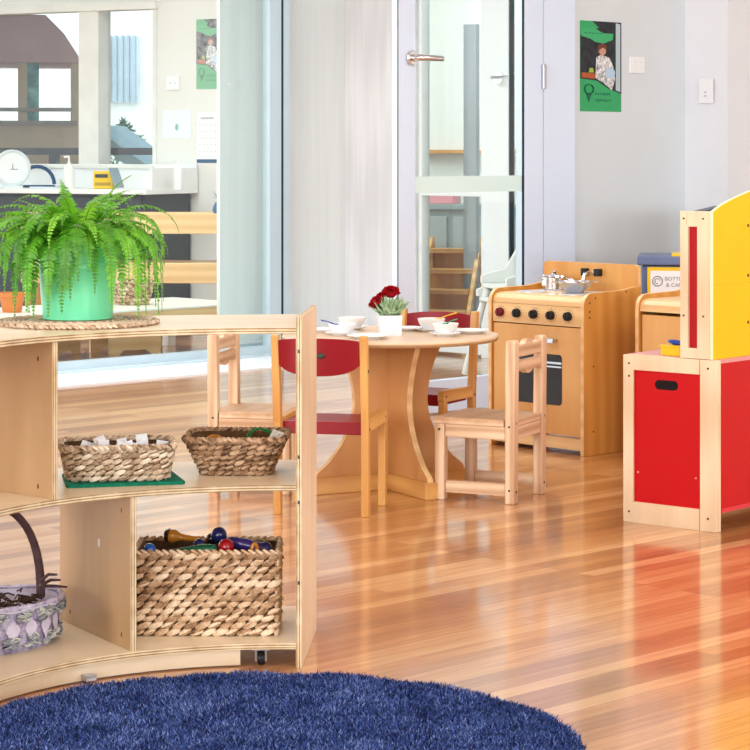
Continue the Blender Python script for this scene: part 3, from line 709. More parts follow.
def fern():
    Z = PZ+.010
    root = empty('potted_fern', (PX, PY, Z), 0, 'lush green fern in a mint green bucket on the curved shelf', 'plant')
    p = MB(); p.lathe([(0, 0), (.064, 0), (.0705, .002), (.071, .006), (.0755, .06), (.0785, .102), (.0795, .104), (.0800, .107), (.0792, .110), (.0792, .113), (.0805, .116), (.0792, .119), (.0800, .145), (.0825, .152), (.0845, .156), (.0838, .160), (.080, .1605), (.0785, .155), (.076, .10), (.070, .01), (0, .008)], n=64)
    p.build('bucket', M['mint'], root, smooth=True)
    s_ = MB(); s_.lathe([(0, .12), (.07, .12), (.074, .135), (.05, .143), (0, .146)], n=32); s_.build('soil', M['soil'], root, smooth=True)
    mats = []
    for i, (c1, c2) in enumerate((((.16, .50, .03), (.05, .22, .012)), ((.26, .62, .05), (.10, .36, .02)), ((.10, .36, .02), (.03, .15, .01)))):
        m, nt, b = new_mat('fern_leaf'); v = coords(nt)
        nt.links.new(ramp(nt, noise(nt, v, 30, 3), [(.32, c2), (.66, c1)]), b.inputs['Base Color'])
        setp(b, Roughness=.42, Transmission_Weight=0)
        tr = nt.nodes.new('ShaderNodeBsdfTranslucent'); tr.inputs['Color'].default_value = rgba((c1[0]*1.6, min(1, c1[1]*1.5), c1[2]))
        mx = nt.nodes.new('ShaderNodeMixShader'); mx.inputs[0].default_value = .35
        out = nt.nodes['Material Output']; nt.links.new(b.outputs[0], mx.inputs[1]); nt.links.new(tr.outputs[0], mx.inputs[2]); nt.links.new(mx.outputs[0], out.inputs[0])
        mats.append(m)
    stem = plain('fern_stem', (.12, .24, .03), .5)
    def frond(az, el0, L, droop, wl, mi, bend=0.):
        n = max(14, int(L/.0070)); ds = L/n; p = Vector((.022*math.cos(az), .022*math.sin(az), .140)); pts = [p.copy()]; dirs = []
        el = el0; a = az
        for i in range(n):
            t = i/n
            el -= droop*ds*(1.0+2.2*t)
            el = max(el, R(-88)); a += bend*ds
            d = Vector((math.cos(el)*math.cos(a), math.cos(el)*math.sin(a), math.sin(el)))
            q = p+d*ds
            rr = math.hypot(q.x, q.y)
            if rr < .088 and q.z < .166 and i > 3:   # slide over the rim
                q.z = max(q.z, .160+.006)
            if q.z < .012: q.z = .012+.001*math.sin(i)
            p = q; pts.append(p.copy()); dirs.append(d)
        m = MB(); m.tube(pts, [.0013*(1-.6*i/n) for i in range(n+1)], 4, 1)
        for i in range(2, n):
            t = i/n; k = i; base = pts[k].copy(); d = (pts[k+1]-pts[k]).normalized()
            side = d.cross(Vector((0, 0, 1)))
            if side.length < .1: side = Vector((-math.sin(a), math.cos(a), 0))
            side.normalize(); up = side.cross(d).normalized()
            ln = wl*min(1, 4.5*t+.15)*(1 if t < .45 else max(.14, 1-((t-.45)/.55)**1.35))
            wd = .0066*(.75+.4*random.random())*(1 if t < .8 else .7)
            for sgn in (1, -1):
                lift = random.uniform(-.35, .10); fw = random.uniform(.15, .42)
                sd = (side*sgn+d*fw+up*lift).normalized(); l2 = ln*random.uniform(.85, 1.1)
                tip = base+sd*l2-Vector((0, 0, 1))*l2*random.uniform(.05, .3)
                mid1 = base+sd*l2*.30+up*.0008; mid2 = base+sd*l2*.68+up*.0006
                wv = (d-sd*d.dot(sd)).normalized()*wd*.5
                vs = [base-wv*.5, base+wv*.8, mid1+wv*1.15, mid1-wv, mid2+wv*.85, mid2-wv*.75, tip]
                m.add(vs, [(0, 1, 2, 3), (3, 2, 4, 5), (5, 4, 6)], 0)
        m.build('frond', [mats[mi], stem], root)
    rnd = random.Random(11)
    # crown: many arching fronds all round, then the long trailing ones
    for i in range(40):
        az = 2*PI*i/40+rnd.uniform(-.12, .12)
        frond(az, R(rnd.uniform(48, 84)), rnd.uniform(.19, .27), rnd.uniform(4.5, 8.5), rnd.uniform(.019, .026), rnd.choice((0, 0, 1, 2)), rnd.uniform(-2.5, 2.5))
    for i in range(24):
        az = 2*PI*i/24+rnd.uniform(-.2, .2)
        frond(az, R(rnd.uniform(62, 89)), rnd.uniform(.15, .22), rnd.uniform(2.5, 7), rnd.uniform(.018, .025), rnd.choice((1, 1, 0)), rnd.uniform(-2.5, 2.5))
    for az, el, L, dr, wl, mi in ((-8, 52, .33, 8.0, .021, 1), (-30, 50, .30, 8.6, .020, 1), (14, 55, .31, 7.6, .021, 0), (-52, 46, .25, 9.5, .020, 1), (26, 48, .29, 7.2, .020, 0),
                                  (-66, 52, .19, 13.5, .015, 0), (-92, 46, .20, 13.0, .020, 2), (-108, 50, .25, 11.4, .020, 0), (-124, 44, .25, 11, .026, 2), (-100, 60, .24, 13, .024, 2),
                                  (-132, 46, .24, 11, .026, 0), (-146, 42, .26, 9.2, .026, 2), (-158, 48, .28, 7.6, .028, 0), (-170, 44, .30, 5.6, .026, 1), (178, 50, .29, 4.0, .024, 1), (-164, 30, .22, 8.8, .026, 0),
                                  (165, 52, .28, 7, .026, 0), (-96, 72, .24, 6, .018, 1), (150, 46, .26, 6, .024, 0), (-128, 58, .27, 9.5, .026, 0), (-142, 30, .20, 10.5, .026, 2), (-116, 36, .19, 12, .024, 2),
                                  (-18, 60, .29, 9.5, .023, 1), (2, 66, .31, 7.6, .023, 1), (-40, 62, .25, 10.5, .022, 0), (34, 60, .27, 8, .022, 0), (-72, 70, .18, 11, .019, 1),
                                  (-176, 58, .30, 5.5, .024, 1), (172, 64, .27, 5, .023, 1), (-150, 60, .26, 8, .027, 0), (-135, 66, .24, 10, .026, 2), (-24, 44, .24, 8.5, .022, 0)):
        frond(R(az), R(el), L, dr, wl, mi, rnd.uniform(-.8, .8))
fern()

# ================================================================== TABLE AND ITS SETTINGS
TX, TY, TH = .046, 7.0, .470
tb = empty('round_table', (TX, TY, 0), R(27.5), 'small round honey wood play table on a cross base, laid with bowls', 'table')
m = MB(); m.lathe([(0, TH-.016), (.325, TH-.016), (.329, TH-.012), (.330, TH-.006), (.327, TH), (0, TH)], n=72, mi=0)
m.m = [1 if i//72 < 3 else 0 for i in range(len(m.f))]
m.build('tabletop', [M['tabletop'], M['rim']], tb, smooth=True)
def half_prof():
    pts = [(.0, .05), (.255, .05), (.25, .062)]
    for i in range(1, 14):
        t = i/13; z = .062+(.435-.062)*t
        x = .125+.118*abs((t-.56)/.56)**2.0 if t < .56 else .125+.05*((t-.56)/.44)**1.8
        pts.append((x, z))
    pts += [(.18, .454), (0, .454)]
    return pts
hp = half_prof(); full = hp+[(-x, z) for x, z in reversed(hp[1:-1])]
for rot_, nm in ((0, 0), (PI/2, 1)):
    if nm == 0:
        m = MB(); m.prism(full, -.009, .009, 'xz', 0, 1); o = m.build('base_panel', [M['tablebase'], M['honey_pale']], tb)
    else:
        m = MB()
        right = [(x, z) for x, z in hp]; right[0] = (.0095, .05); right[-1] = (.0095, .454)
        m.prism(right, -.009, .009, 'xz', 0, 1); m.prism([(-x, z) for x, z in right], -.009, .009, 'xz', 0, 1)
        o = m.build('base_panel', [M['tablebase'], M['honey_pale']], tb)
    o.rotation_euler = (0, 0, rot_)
for rot_ in (0, PI/2):
    for s in (-1, 1):
        m = MB(); x0, x1 = (.021 if rot_ else .0, .262)
        m.box((s*(x0+x1)/2, 0, .025), (x1-x0, .042, .05)); o = m.build('foot_rail', M['honey_x'], tb, bevel=.003); o.rotation_euler = (0, 0, rot_)
def on_table(px, y):   # helper converts a seat position on the table plane
    D = (H-TH)*F/(y-150.); return ((px-375)/F*D, D, TH)
def bowl(loc, r, h, inside, lab):
    o = empty('bowl', loc, 0, lab, 'bowl', 'bowls on the play table')
    m = MB(); m.lathe([(0, 0), (r*.55, 0), (r*.60, .002), (r*.88, h*.55), (r, h), (r*.97, h+.0008), (r*.84, h*.55), (r*.5, .005), (0, .005)], n=36); m.build('dish', M['white'], o, smooth=True)
    m = MB(); m.lathe([(0, h*.55), (r*.80, h*.52), (r*.80, h*.60), (0, h*.68)], n=30); m.build('contents', inside, o, smooth=True)
def plate(loc, r, lab, grp='plates on the play table', mat=None, nm='plate', c='plate'):
    m = MB(); m.lathe([(0, 0), (r*.62, 0), (r*.66, .003), (r*.97, .009), (r, .010), (r*.99, .0115), (r*.66, .006), (0, .005)], n=40)
    o = place(m.build(nm, mat or M['white'], smooth=True), loc); tag(o, lab, c, grp); return o
def spoon(p0, p1, mat, lab):
    m = MB(); p0 = Vector(p0); p1 = Vector(p1); d = p1-p0
    m.tube([p0, p0+d*.5+Vector((0, 0, .002)), p1], [.0045, .003, .0045], 8, flat=.5); m.ball(p0, (.011, .009, .004), 12)
    o = m.build('spoon', mat, smooth=True); tag(o, lab, 'spoon')
def P(x, y, z=0): return (TX+x, TY+y, TH+z)
# back-left setting
pA = P(-.205, .07); plate(pA, .052, 'white plate at the left edge of the table, nearest the shelf end panel')
bA = P(-.118, .16); plate(bA, .046, 'white saucer under the bowl of pink food'); bowl((bA[0], bA[1], TH+.006), .044, .033, M['pink'], 'white bowl of pink food at the back left of the table')
bB = P(-.145, -.045); plate(bB, .052, 'white saucer under the bowl with the blue spoon'); bowl((bB[0], bB[1], TH+.006), .044, .028, M['skyblue'], 'white bowl of pale blue food with the blue spoon, left of the table')
spoon((bB[0]-.02, bB[1], TH+.032), (bB[0]-.064, bB[1]-.01, TH+.046), M['blue_plastic'], 'navy blue plastic spoon resting in the left bowl')
plate(P(-.065, -.165), .066, 'wide white plate on the near edge of the table behind the red chair')
# right settings
plate(P(.055, .13), .050, 'white plate behind the white flower pot')
bC = P(.128, .095); plate(bC, .052, 'white saucer under the bowl of orange food'); bowl((bC[0], bC[1], TH+.006), .043, .034, M['orange'], 'white bowl of orange food at the back right of the table')
spoon((bC[0]+.02, bC[1], TH+.038), (bC[0]+.078, bC[1]+.02, TH+.056), M['yellow_plastic'], 'yellow plastic spoon resting in the back right bowl')
bD = P(.165, -.075); plate(bD, .048, 'white saucer under the bowl with the green spoon'); bowl((bD[0], bD[1], TH+.006), .041, .032, M['leafd'], 'white bowl with the green spoon at the front right of the table')
spoon((bD[0]+.0, bD[1], TH+.036), (bD[0]+.035, bD[1]-.02, TH+.052), plain('green_plastic', (.0, .28, .16), .3), 'green plastic spoon standing in the front right bowl')
plate(P(.245, .03), .058, 'white plate at the right edge of the table')
# flower pot with carnations
fp = empty('flower_pot', P(-.002, -.055), R(8), 'square white pot of red carnations in the middle of the table', 'flowers')
m = MB(); m.box((0, 0, .002), (.062, .062, .004))
for a in range(4):
    T = Matrix.Rotation(a*PI/2, 4, 'Z'); m.add([T @ Vector(p) for p in ((-.031, -.031, 0), (.031, -.031, 0), (.034, -.034, .062), (-.034, -.034, .062), (-.027, -.027, .004), (.027, -.027, .004), (.030, -.030, .062), (-.030, -.030, .062))],
          [(0, 1, 2, 3), (4, 7, 6, 5), (3, 2, 6, 7), (0, 4, 5, 1)])
m.build('pot', M['white'], fp); m = MB(); m.box((0, 0, .048), (.056, .056, .008)); m.build('soil', M['soil'], fp)
redp = plain('carnation_red', (.42, .004, .012), .55, var=.3, vscale=60)
greyg = plain('grey_green_foliage', (.42, .60, .36), .6, var=.35, vscale=60)
fo = MB(); stems = MB()
rr = random.Random(5)
for i in range(520):
    a = rr.random()*2*PI; el = rr.uniform(.55, 1.5); L = rr.uniform(.02, .078)
    p = Vector((.012*math.cos(a), .012*math.sin(a), .052)); tip = p+Vector((math.cos(a)*math.cos(el), math.sin(a)*math.cos(el), math.sin(el)))*L
    s_ = Vector((-math.sin(a), math.cos(a), rr.uniform(-.9, .9)))*.0045; md = p.lerp(tip, .65)
    fo.add([md-(tip-md)*.3, md+s_, tip, md-s_], [(0, 1, 2, 3)])
fo.build('foliage', greyg, fp)
def carnation(x, y, z, r, tilt):
    m = MB(); stems.tube([(0, 0, .05), (x*.5, y*.5, z*.6+.02), (x, y, z-.006)], .0016, 5)
    for k in range(150):
        a = rr.random()*2*PI; el = rr.uniform(-.25, 1.5); d = Vector((math.cos(a)*math.cos(el), math.sin(a)*math.cos(el), math.sin(el)*.72)); s_ = d.cross(Vector((rr.uniform(-1, 1), rr.uniform(-1, 1), rr.uniform(-1, 1)))).normalized()
        b = Vector((x, y, z))+d*r*.35; t = Vector((x, y, z))+d*r*rr.uniform(.85, 1.08); w_ = r*.24; q = d.cross(s_)*r*.07
        m.add([b, b.lerp(t, .6)-s_*w_*.8, t-s_*w_+q, t-q, t+s_*w_+q, b.lerp(t, .6)+s_*w_*.8], [(0, 1, 2, 3), (0, 3, 4, 5)])
    m.ball((x, y, z+.001), (r*.72, r*.72, r*.55), 12); m.build('flower', redp, fp)
for x, y, z, r in ((-.038, -.012, .104, .022), (.004, .004, .128, .029), (-.022, .012, .118, .017), (-.046, .008, .090, .018)): carnation(x, y, z, r, 0)
stems.build('stem', greyg, fp)

# ================================================================== CHAIRS
def bolt(parent, p, axis='x', r=.004):
    m = MB(); T = Matrix.Translation(p) @ (Matrix.Rotation(PI/2, 4, 'Y') if axis == 'x' else Matrix.Rotation(PI/2, 4, 'X'))
    m.lathe([(0, -.0008), (r, -.0008), (r, .0008), (0, .0008)], n=10, T=T); m.build('bolt', M['screw'], parent)
def make_red_chair(loc, rz, lab):
    c = empty('toddler_chair', loc, rz, lab, 'chair', 'red seated toddler chairs')
    for s in (-1, 1):   # rear posts, leaning back above the seat
        m = MB(); x = s*.1275
        m.prism([(-.115, 0), (-.091, 0), (-.091, .26), (-.119, .505), (-.124, .510), (-.140, .510), (-.142, .503), (-.117, .26)], x-.011, x+.011, 'yz')
        o = m.build('leg', M['honey'], c, bevel=.002); bolt(o, (s*.1395, -.103, .245)); bolt(o, (s*.1395, -.119, .41))
        m = MB(); m.box((x, .116, .1205), (.022, .026, .241)); m.build('leg', M['honey'], c, bevel=.002)
        m = MB(); m.prism([(-.0905, .238), (.10, .241), (.130, .241), (.134, .250), (.134, .268), (.126, .277), (.112, .279), (-.0905, .272)], x-.0108, x+.0108, 'yz'); o2 = m.build('side_rail', M['honey_y'], c, bevel=.002); bolt(o2, (s*.1385, .112, .258), r=.0035)
    m = MB(); m.box((0, .012, .245), (.232, .206, .036)); m.build('seat', M['red_seat'], c, bevel=.003)
    # curved backrest with bulging lower edge
    m = MB(); n = 16; vs = []; fs = []
    for i in range(n+1):
        t = -1+2*i/n; x = t*.1162; y = -.127-.022*(1-t*t); zb = .412-.015*(1-t*t)+.014*t**6; ztp = .499+.004*(1-t*t)-.004*t**4
        for yy, zz in ((y-.006+.006, zb), (y-.006+.006-.011, zb), (y-.018, ztp), (y-.007, ztp)): vs.append((x, yy, zz))
    for i in range(n):
        for k in range(4): fs.append((i*4+k, i*4+(k+1) % 4, (i+1)*4+(k+1) % 4, (i+1)*4+k))
    fs += [(0, 1, 2, 3), (n*4+3, n*4+2, n*4+1, n*4)]
    m.add(vs, fs); bk = m.build('backrest', M['red_seat'], c, smooth=True, bevel=.002)
    m = MB(); m.lathe([(0, 0), (.011, 0), (.008, .004), (0, .005)], n=16, T=Matrix.Translation((0.012, -.165, .455)) @ Matrix.Rotation(PI/2, 4, 'X') @ Matrix.Diagonal((1.1, .75, 1, 1)))
    m.build('badge', plain('dark_badge', (.03, .05, .03), .4), bk, smooth=True)
    return c
def center(p, q): return ((p[0]+q[0])/2, (p[1]+q[1])/2)
# facing away from us: rear posts nearest
red = make_red_chair((-.128, 6.585, 0), R(-12.5), 'dark red and honey chair with its back to us, in front of the table')
copy_tree(red, (.150, 7.355, 0), R(153.5), 'dark red and honey chair behind the table, facing us, beside the play stove')
def scallop(w, ztop, zbot, up, amp):
    n = 24; pts = []
    for i in range(n+1):
        t = i/n; x = -w/2+w*t; u = abs(2*t-1)
        bumpv = amp*(1 if u < .28 else .45 if u < .62 else 0)+amp*.35*math.cos(u*7)
        pts.append((x, (ztop+bumpv) if up else (zbot-bumpv)))
    return (pts+[(w/2, zbot), (-w/2, zbot)]) if up else ([(-w/2, ztop), (w/2, ztop)]+list(reversed(pts)))
def make_wood_chair(loc, rz, lab):
    c = empty('wooden_child_chair', loc, rz, lab, 'chair', 'plain wooden child chairs')
    for s in (-1, 1):
        x = s*.1125
        m = MB(); m.prism([(-.125, 0), (-.096, 0), (-.096, .25), (-.099, .470), (-.104, .476), (-.124, .476), (-.129, .470), (-.127, .25)], x-.017, x+.017, 'yz')
        o = m.build('leg', M['pine'], c, bevel=.003)
        for z in (.235, .035): bolt(o, (s*.1125, -.1262, z), 'y', .0035)
        for z in (.225, .04): bolt(o, (s*.1292, -.11, z), 'x', .0035)
        m = MB(); m.box((x, .112, .112), (.030, .030, .224)); o = m.build('leg', M['pine'], c, bevel=.003); bolt(o, (s*.1283, .112, .208), 'x', .004)
        m = MB(); m.box((s*.1125, .0005, .040), (.018, .190, .036)); m.build('stretcher', M['pine_y'], c, bevel=.002)
        m = MB(); m.box((s*.1125, .0005, .2045), (.020, .190, .038)); m.build('apron', M['pine_y'], c, bevel=.002)
    m = MB(); m.box((0, .112, .2045), (.193, .020, .038)); m.build('apron', M['pine_x'], c, bevel=.002)
    m = MB(); m.box((0, -.112, .2045), (.191, .018, .038)); m.build('apron', M['pine_x'], c, bevel=.002)
    m = MB(); m.prism([(-.127, .134), (.127, .134), (.127, -.092), (.0955, -.092), (.0955, -.122), (-.0955, -.122), (-.0955, -.092), (-.127, -.092)], .2242, .244, 'xy'); m.build('seat', M['pine_x'], c, bevel=.003)
    for (zt, zb, up) in ((.460, .425, True), (.414, .386, False)):
        m = MB(); m.prism(scallop(.192, zt, zb, up, .010), -.009, .009, 'xz'); o = m.build('back_rail', M['pine_x'], c, bevel=.0015)
        o.location = (0, -.113, 0); o.rotation_euler = (0, 0, 0)
    return c
# near posts (.401,6.69)-(.498,6.895); seat reaches toward (.19,6.80)
ax = math.atan2(6.895-6.69, .498-.401)
wc = make_wood_chair((.345, 6.842, 0), ax+R(0), 'raw wood child chair with scalloped back rails, right of the table, facing it')
wc.rotation_euler = (0, 0, ax)
copy_tree(wc, (-.352, 7.015, 0), R(-102.5), 'raw wood child chair left of the table, partly behind the curved shelf')

# ================================================================== PLAY STOVE
SA = R(-46.4)
so = empty('play_stove', (.548, 7.88, 0), SA, 'honey wood toy kitchen stove with five knobs and an oven door', 'play kitchen')
Wd, Dp = .442, .300
def side_prof(zt):
    pts = [(0.0, 0), (Dp, 0), (Dp, zt+.012), (Dp-.03, zt+.012)]
    pts += [(Dp-.10, zt+.003), (.055, zt)]
    for k in range(1, 7):
        a = PI/2+k*PI/12; pts.append((.045+.045*math.cos(a), zt-.045+.045*math.sin(a)))
    return pts
for s, mt in ((-1, M['honey_side']), (1, M['honey_side'])):
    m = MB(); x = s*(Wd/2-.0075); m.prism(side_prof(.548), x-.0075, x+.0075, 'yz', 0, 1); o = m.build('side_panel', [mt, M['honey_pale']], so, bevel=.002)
    if s == 1:
        for (y, z) in ((.03, .515), (.03, .485), (.03, .465), (.06, .53), (.22, .545), (.05, .30), (.05, .08)): bolt(o, (Wd/2+.0006, y, z), r=.003)
m = MB(); wI = Wd-.031
m.prism([(.010, .500), (.28, .500), (.28, .535), (.045, .535), (.022, .529), (.012, .516)], -wI/2, wI/2, 'yz'); m.build('hob_top', M['honey_pale'], so)
m = MB(); m.box((0, .016, .4655), (wI, .016, .066)); m.build('control_panel', M['honey_pale'], so, bevel=.001)
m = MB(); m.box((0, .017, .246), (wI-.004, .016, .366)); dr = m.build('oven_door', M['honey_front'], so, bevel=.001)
m = MB(); m.prism(rrect(.232, .172, .014, 5, 0, .248), .0080, .0088, 'xz'); m.build('oven_window', plain('dark_oven_pane', (.022, .017, .016), .2), dr)
m = MB(); m.box((0, .0076, .305), (.228, .0008, .007)); m.box((0, .0076, .292), (.228, .0008, .005)); m.build('window_rack', M['steel'], dr)
m = MB(); m.box((.078, -.014, .382), (.036, .006, .018)); m.box((.064, -.001, .382), (.006, .022, .010)); m.box((.092, -.001, .382), (.006, .022, .010)); m.build('handle', M['steel'], dr, bevel=.002)
m = MB(); m.box((0, .018, .036), (wI, .014, .040)); m.build('plinth', M['honey_pale'], so)
m = MB(); m.box((0, .28, .270), (wI, .012, .46)); m.build('rear_panel', M['honey_front'], so)
for i in range(5):
    x = -.167+i*.0785
    m = MB(); T = Matrix.Translation((x, .008, .467)) @ Matrix.Rotation(PI/2, 4, 'X')
    m.lathe([(0, 0), (.0165, 0), (.0165, .004), (.0145, .016), (.012, .019), (0, .019)], n=9, T=T); m.box((x, -.013, .467), (.005, .004, .026))
    o = m.build('knob', M['maroon'] if i == 0 else M['black'], so, bevel=.001, label='dark red knob' if i == 0 else None)
    tk = MB()
    for k in range(12):
        a = 2*PI*k/12; tk.box((x+.0215*math.cos(a), .0077, .467+.0215*math.sin(a)), (.0025, .0006, .0025))
    tk.build('dial_mark', M['black'], o)
# back board with rounded corners and a toy tap
m = MB(); bw = Wd-.002
pts = [(-bw/2, .50), (bw/2, .50)]
pts += [(bw/2-.02+.02*math.cos(a*PI/10), .614+.02*math.sin(a*PI/10)) for a in range(6)]+[(-bw/2+.02-.02*math.sin(a*PI/10), .614+.02*math.cos(a*PI/10)) for a in range(6)]
m.prism(pts, .286, .299, 'xz', 0, 1); m.m = m.m; bb = m.build('back_board', [M['honey'], M['honey_pale']], so)
tap = empty('tap', (0, 0, 0)); tap.parent = so
m = MB(); m.tube([(.018, .284, .596), (.018, .262, .602), (.018, .236, .596), (.018, .228, .576)], .006, 8); m.box((.018, .282, .600), (.07, .008, .010)); m.build('spout', M['chrome'], tap, smooth=True)
for s in (-1, 1):
    m = MB(); m.box((.018+s*.030, .272, .602), (.022, .024, .026)); m.build('tap_handle', M['black'], tap, bevel=.003)
for (x, y) in ((-.10, .09), (.10, .09), (-.10, .20), (.10, .20)):
    m = MB(); m.lathe([(0, .5352), (.05, .5352), (.05, .538), (.044, .5395), (.038, .538), (.02, .5385), (0, .5385)], (x, y, 0), n=28); m.build('burner', plain('silver_disc', (.70, .72, .74), .4, .3), so, smooth=True)
def stove_pt(x, y, z):
    c, s = math.cos(SA), math.sin(SA); return (.548+c*x-s*y, 7.88+s*x+c*y, z)
pot = empty('saucepan', stove_pt(-.095, .205, .5398), 0, 'shiny toy saucepan with a lid on the back of the stove', 'pan')
m = MB(); m.lathe([(0, 0), (.043, 0), (.046, .003), (.046, .042), (.048, .044), (.044, .045), (.044, .004), (0, .004)], n=32); m.build('pan_body', M['chrome'], pot, smooth=True)
m = MB(); m.lathe([(0, .0455), (.049, .0455), (.047, .050), (.02, .055), (0, .056)], n=32); m.lathe([(0, .056), (.004, .056), (.009, .064), (0, .067)], n=14); m.build('lid', M['chrome'], pot, smooth=True)
for s in (-1, 1):
    m = MB(); m.tube([(s*.045, -.012, .034), (s*.064, -.010, .035), (s*.064, .010, .035), (s*.045, .012, .034)], .003, 6); m.build('handle', M['chrome'], pot, smooth=True)
bo = empty('colander', stove_pt(.075, .120, .5398), 0, 'round stainless steel toy colander on the front of the stove', 'colander')
m = MB(); m.lathe([(0, 0), (.030, 0), (.034, .006), (.050, .018), (.057, .036), (.064, .037), (.064, .039), (.055, .039), (.047, .020), (.03, .009), (0, .006)], n=40); m.build('bowl', M['steel'], bo, smooth=True)
for s in (-1, 1):
    m = MB(); m.tube([(s*.062, -.016, .037), (s*.078, -.010, .037), (s*.078, .010, .037), (s*.062, .016, .037)], .003, 6); m.build('handle', M['chrome'], bo, smooth=True)

# second play unit beside the stove
so2c = (.875, 7.74)
o2 = empty('play_sink', (so2c[0]+math.cos(SA)*.221, so2c[1]+math.sin(SA)*.221, 0), SA, 'pale honey wood toy kitchen unit between the stove and the yellow panel', 'play kitchen')
for s in (-1, 1):
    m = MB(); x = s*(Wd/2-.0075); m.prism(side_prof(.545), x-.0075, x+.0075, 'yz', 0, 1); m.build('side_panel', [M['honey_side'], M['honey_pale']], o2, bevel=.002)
m = MB(); m.prism([(.008, .488), (.28, .488), (.28, .530), (.045, .530), (.022, .524), (.010, .511)], -wI/2, wI/2, 'yz'); m.build('worktop', M['honey_pale'], o2)
m = MB(); m.box((0, .020, .262), (wI-.01, .014, .43)); dd = m.build('door', M['honey_front'], o2, bevel=.001)
m = MB(); m.tube([(.16, .012, .33), (.16, -.008, .33), (.16, -.008, .28), (.16, .012, .28)], .004, 6); m.build('handle', M['steel'], dd)
m = MB(); m.box((0, .018, .026), (wI, .014, .040)); m.build('plinth', M['honey_pale'], o2)
m = MB(); m.box((0, .285, .28), (wI, .012, .50)); m.build('rear_panel', M['honey_front'], o2)
c_, s_ = math.cos(SA), math.sin(SA)
pp = plate((so2c[0]+c_*.17-s_*.11, so2c[1]+s_*.17+c_*.11, .5302), .055, 'pink toy plate on the toy kitchen unit behind the red box', None, M['pink'])


# ================================================================== RED / YELLOW PLAY UNIT
RA = math.atan2(-.195, .231)
ru = empty('play_theatre_unit', (.688, 6.38, 0), RA, 'red and yellow laminate play unit with a pale wood frame, at the right edge', 'play furniture')
# local x along its end (to the right), y away
W_, Lr, Hz = .302, .95, .463
fe = MB(); ft = .022
fe.box((.0165, ft/2, Hz/2), (.033, ft, Hz)); fe.box((W_-.0265, ft/2, Hz/2), (.053, ft, Hz))
fe.box((.140, ft/2, Hz-.0205), (.214, ft, .041)); fe.box((.140, ft/2, .029), (.214, ft, .058))
fr_ = fe.build('end_frame', M['frame_wood'], ru, bevel=.0015)
for (x, z) in ((.02, .44), (.275, .44), (.02, .405), (.02, .03), (.275, .035)):
    bolt(fr_, (x, -.0006, z), 'y', .003)
pn = MB(); pn.box((.140, .012, .240), (.216, .010, .366)); pnl = pn.build('end_panel', M['red'], ru)
sl = MB(); sl.prism(rrect(.074, .026, .0125, 6, .138, .386), .0062, .0078, 'xz'); sl.build('hand_hole', plain('dark_hole', (.01, .006, .006), .9), pnl)
for x in (.045, .232):
    q = MB(); q.lathe([(0, 0), (.003, 0), (0, .002)], n=10, T=Matrix.Translation((x, .007, .14)) @ Matrix.Rotation(PI/2, 4, 'X')); q.build('screw', M['pink'], pnl)
s1 = MB(); s1.box((W_-.0065, ft+.46, .2525), (.011, .915, .405)); s1.build('side_panel', M['red'], ru, bevel=.001)
s1 = MB(); s1.box((W_-.0045, ft+.46, .056), (.013, .915, .010)); s1.build('bottom_lip', plain('red_lip', (.66, .04, .06), .3), ru)
s1 = MB(); s1.box((.0055, ft+.46, .2525), (.011, .915, .405)); s1.build('side_panel', M['red'], ru, bevel=.001)
s1 = MB(); s1.box((W_/2, ft+.46, .058), (W_-.024, .915, .012)); s1.build('bottom_board', M['red'], ru)
s1 = MB(); s1.box((W_/2, ft+.4595, .459), (W_, .914, .010)); s1.build('top_board', [plain('rose_laminate', (.72, .30, .28), .3)], ru)  # rose tone: light reflected on the red top, put into the colour
s1 = MB(); s1.box((W_/2, .95, Hz/2), (W_, ft, Hz)); s1.build('end_frame', M['frame_wood'], ru, bevel=.0015)
# tower on top: narrow end frame with red inset, tall yellow side with an arched top
tx0, tx1, zt0, zt1 = .184, .278, .4642, .864
tf = MB(); tf.box((tx0+.0125, .013, (zt0+zt1)/2), (.025, .020, zt1-zt0)); tf.box((tx1-.020, .013, (zt0+zt1)/2), (.040, .020, zt1-zt0))
tf.box(((tx0+tx1)/2-.008, .013, zt1-.021), (.040, .020, .042)); tf.box(((tx0+tx1)/2-.008, .013, zt0+.014), (.040, .020, .028))
o = tf.build('tower_frame', M['frame_wood'], ru, bevel=.0015)
for (x, z) in ((tx0+.012, zt1-.02), (tx1-.02, zt1-.02), (tx0+.012, .58), (tx1-.02, .58)): bolt(o, (x, .0025, z), 'y', .0028)
tp = MB(); tp.box(((tx0+tx1)/2-.0075, .016, (zt0+zt1)/2-.007), (.040, .008, zt1-zt0-.072)); tp.build('tower_panel', plain('deep_red_laminate', (.40, .004, .008), .4), ru)
tp = MB(); tp.box((tx1-.006, .0245+.35, (zt0+zt1)/2-.1), (.010, .70, zt1-zt0-.21)); tp.build('inner_board', M['frame_wood_x'], ru)
yp = [(.002, .4642), (.93, .4642), (.93, .876)]
for k in range(0, 21):
    t = k/20; y = .93-.928*t; yp.append((y, .864+.078*math.sin(PI*min(1, max(0, t)))**.8))
yp[-1] = (.002, .864)
m = MB(); m.prism(yp, tx1+.001, tx1+.012, 'yz', 0, 1); ye = m.build('arched_panel', [M['yellow'], plain('cream_edge', (.84, .76, .50), .5)], ru, bevel=.001)
m = MB(); m.box((tx1+.0121, .466, .665), (.0006, .92, .0012)); m.build('seam', plain('amber_seam', (.72, .38, .0), .5), ye)
for z in (.822, .685, .556):
    bolt(ye, (tx1+.0125, .182, z), 'x', .0045)
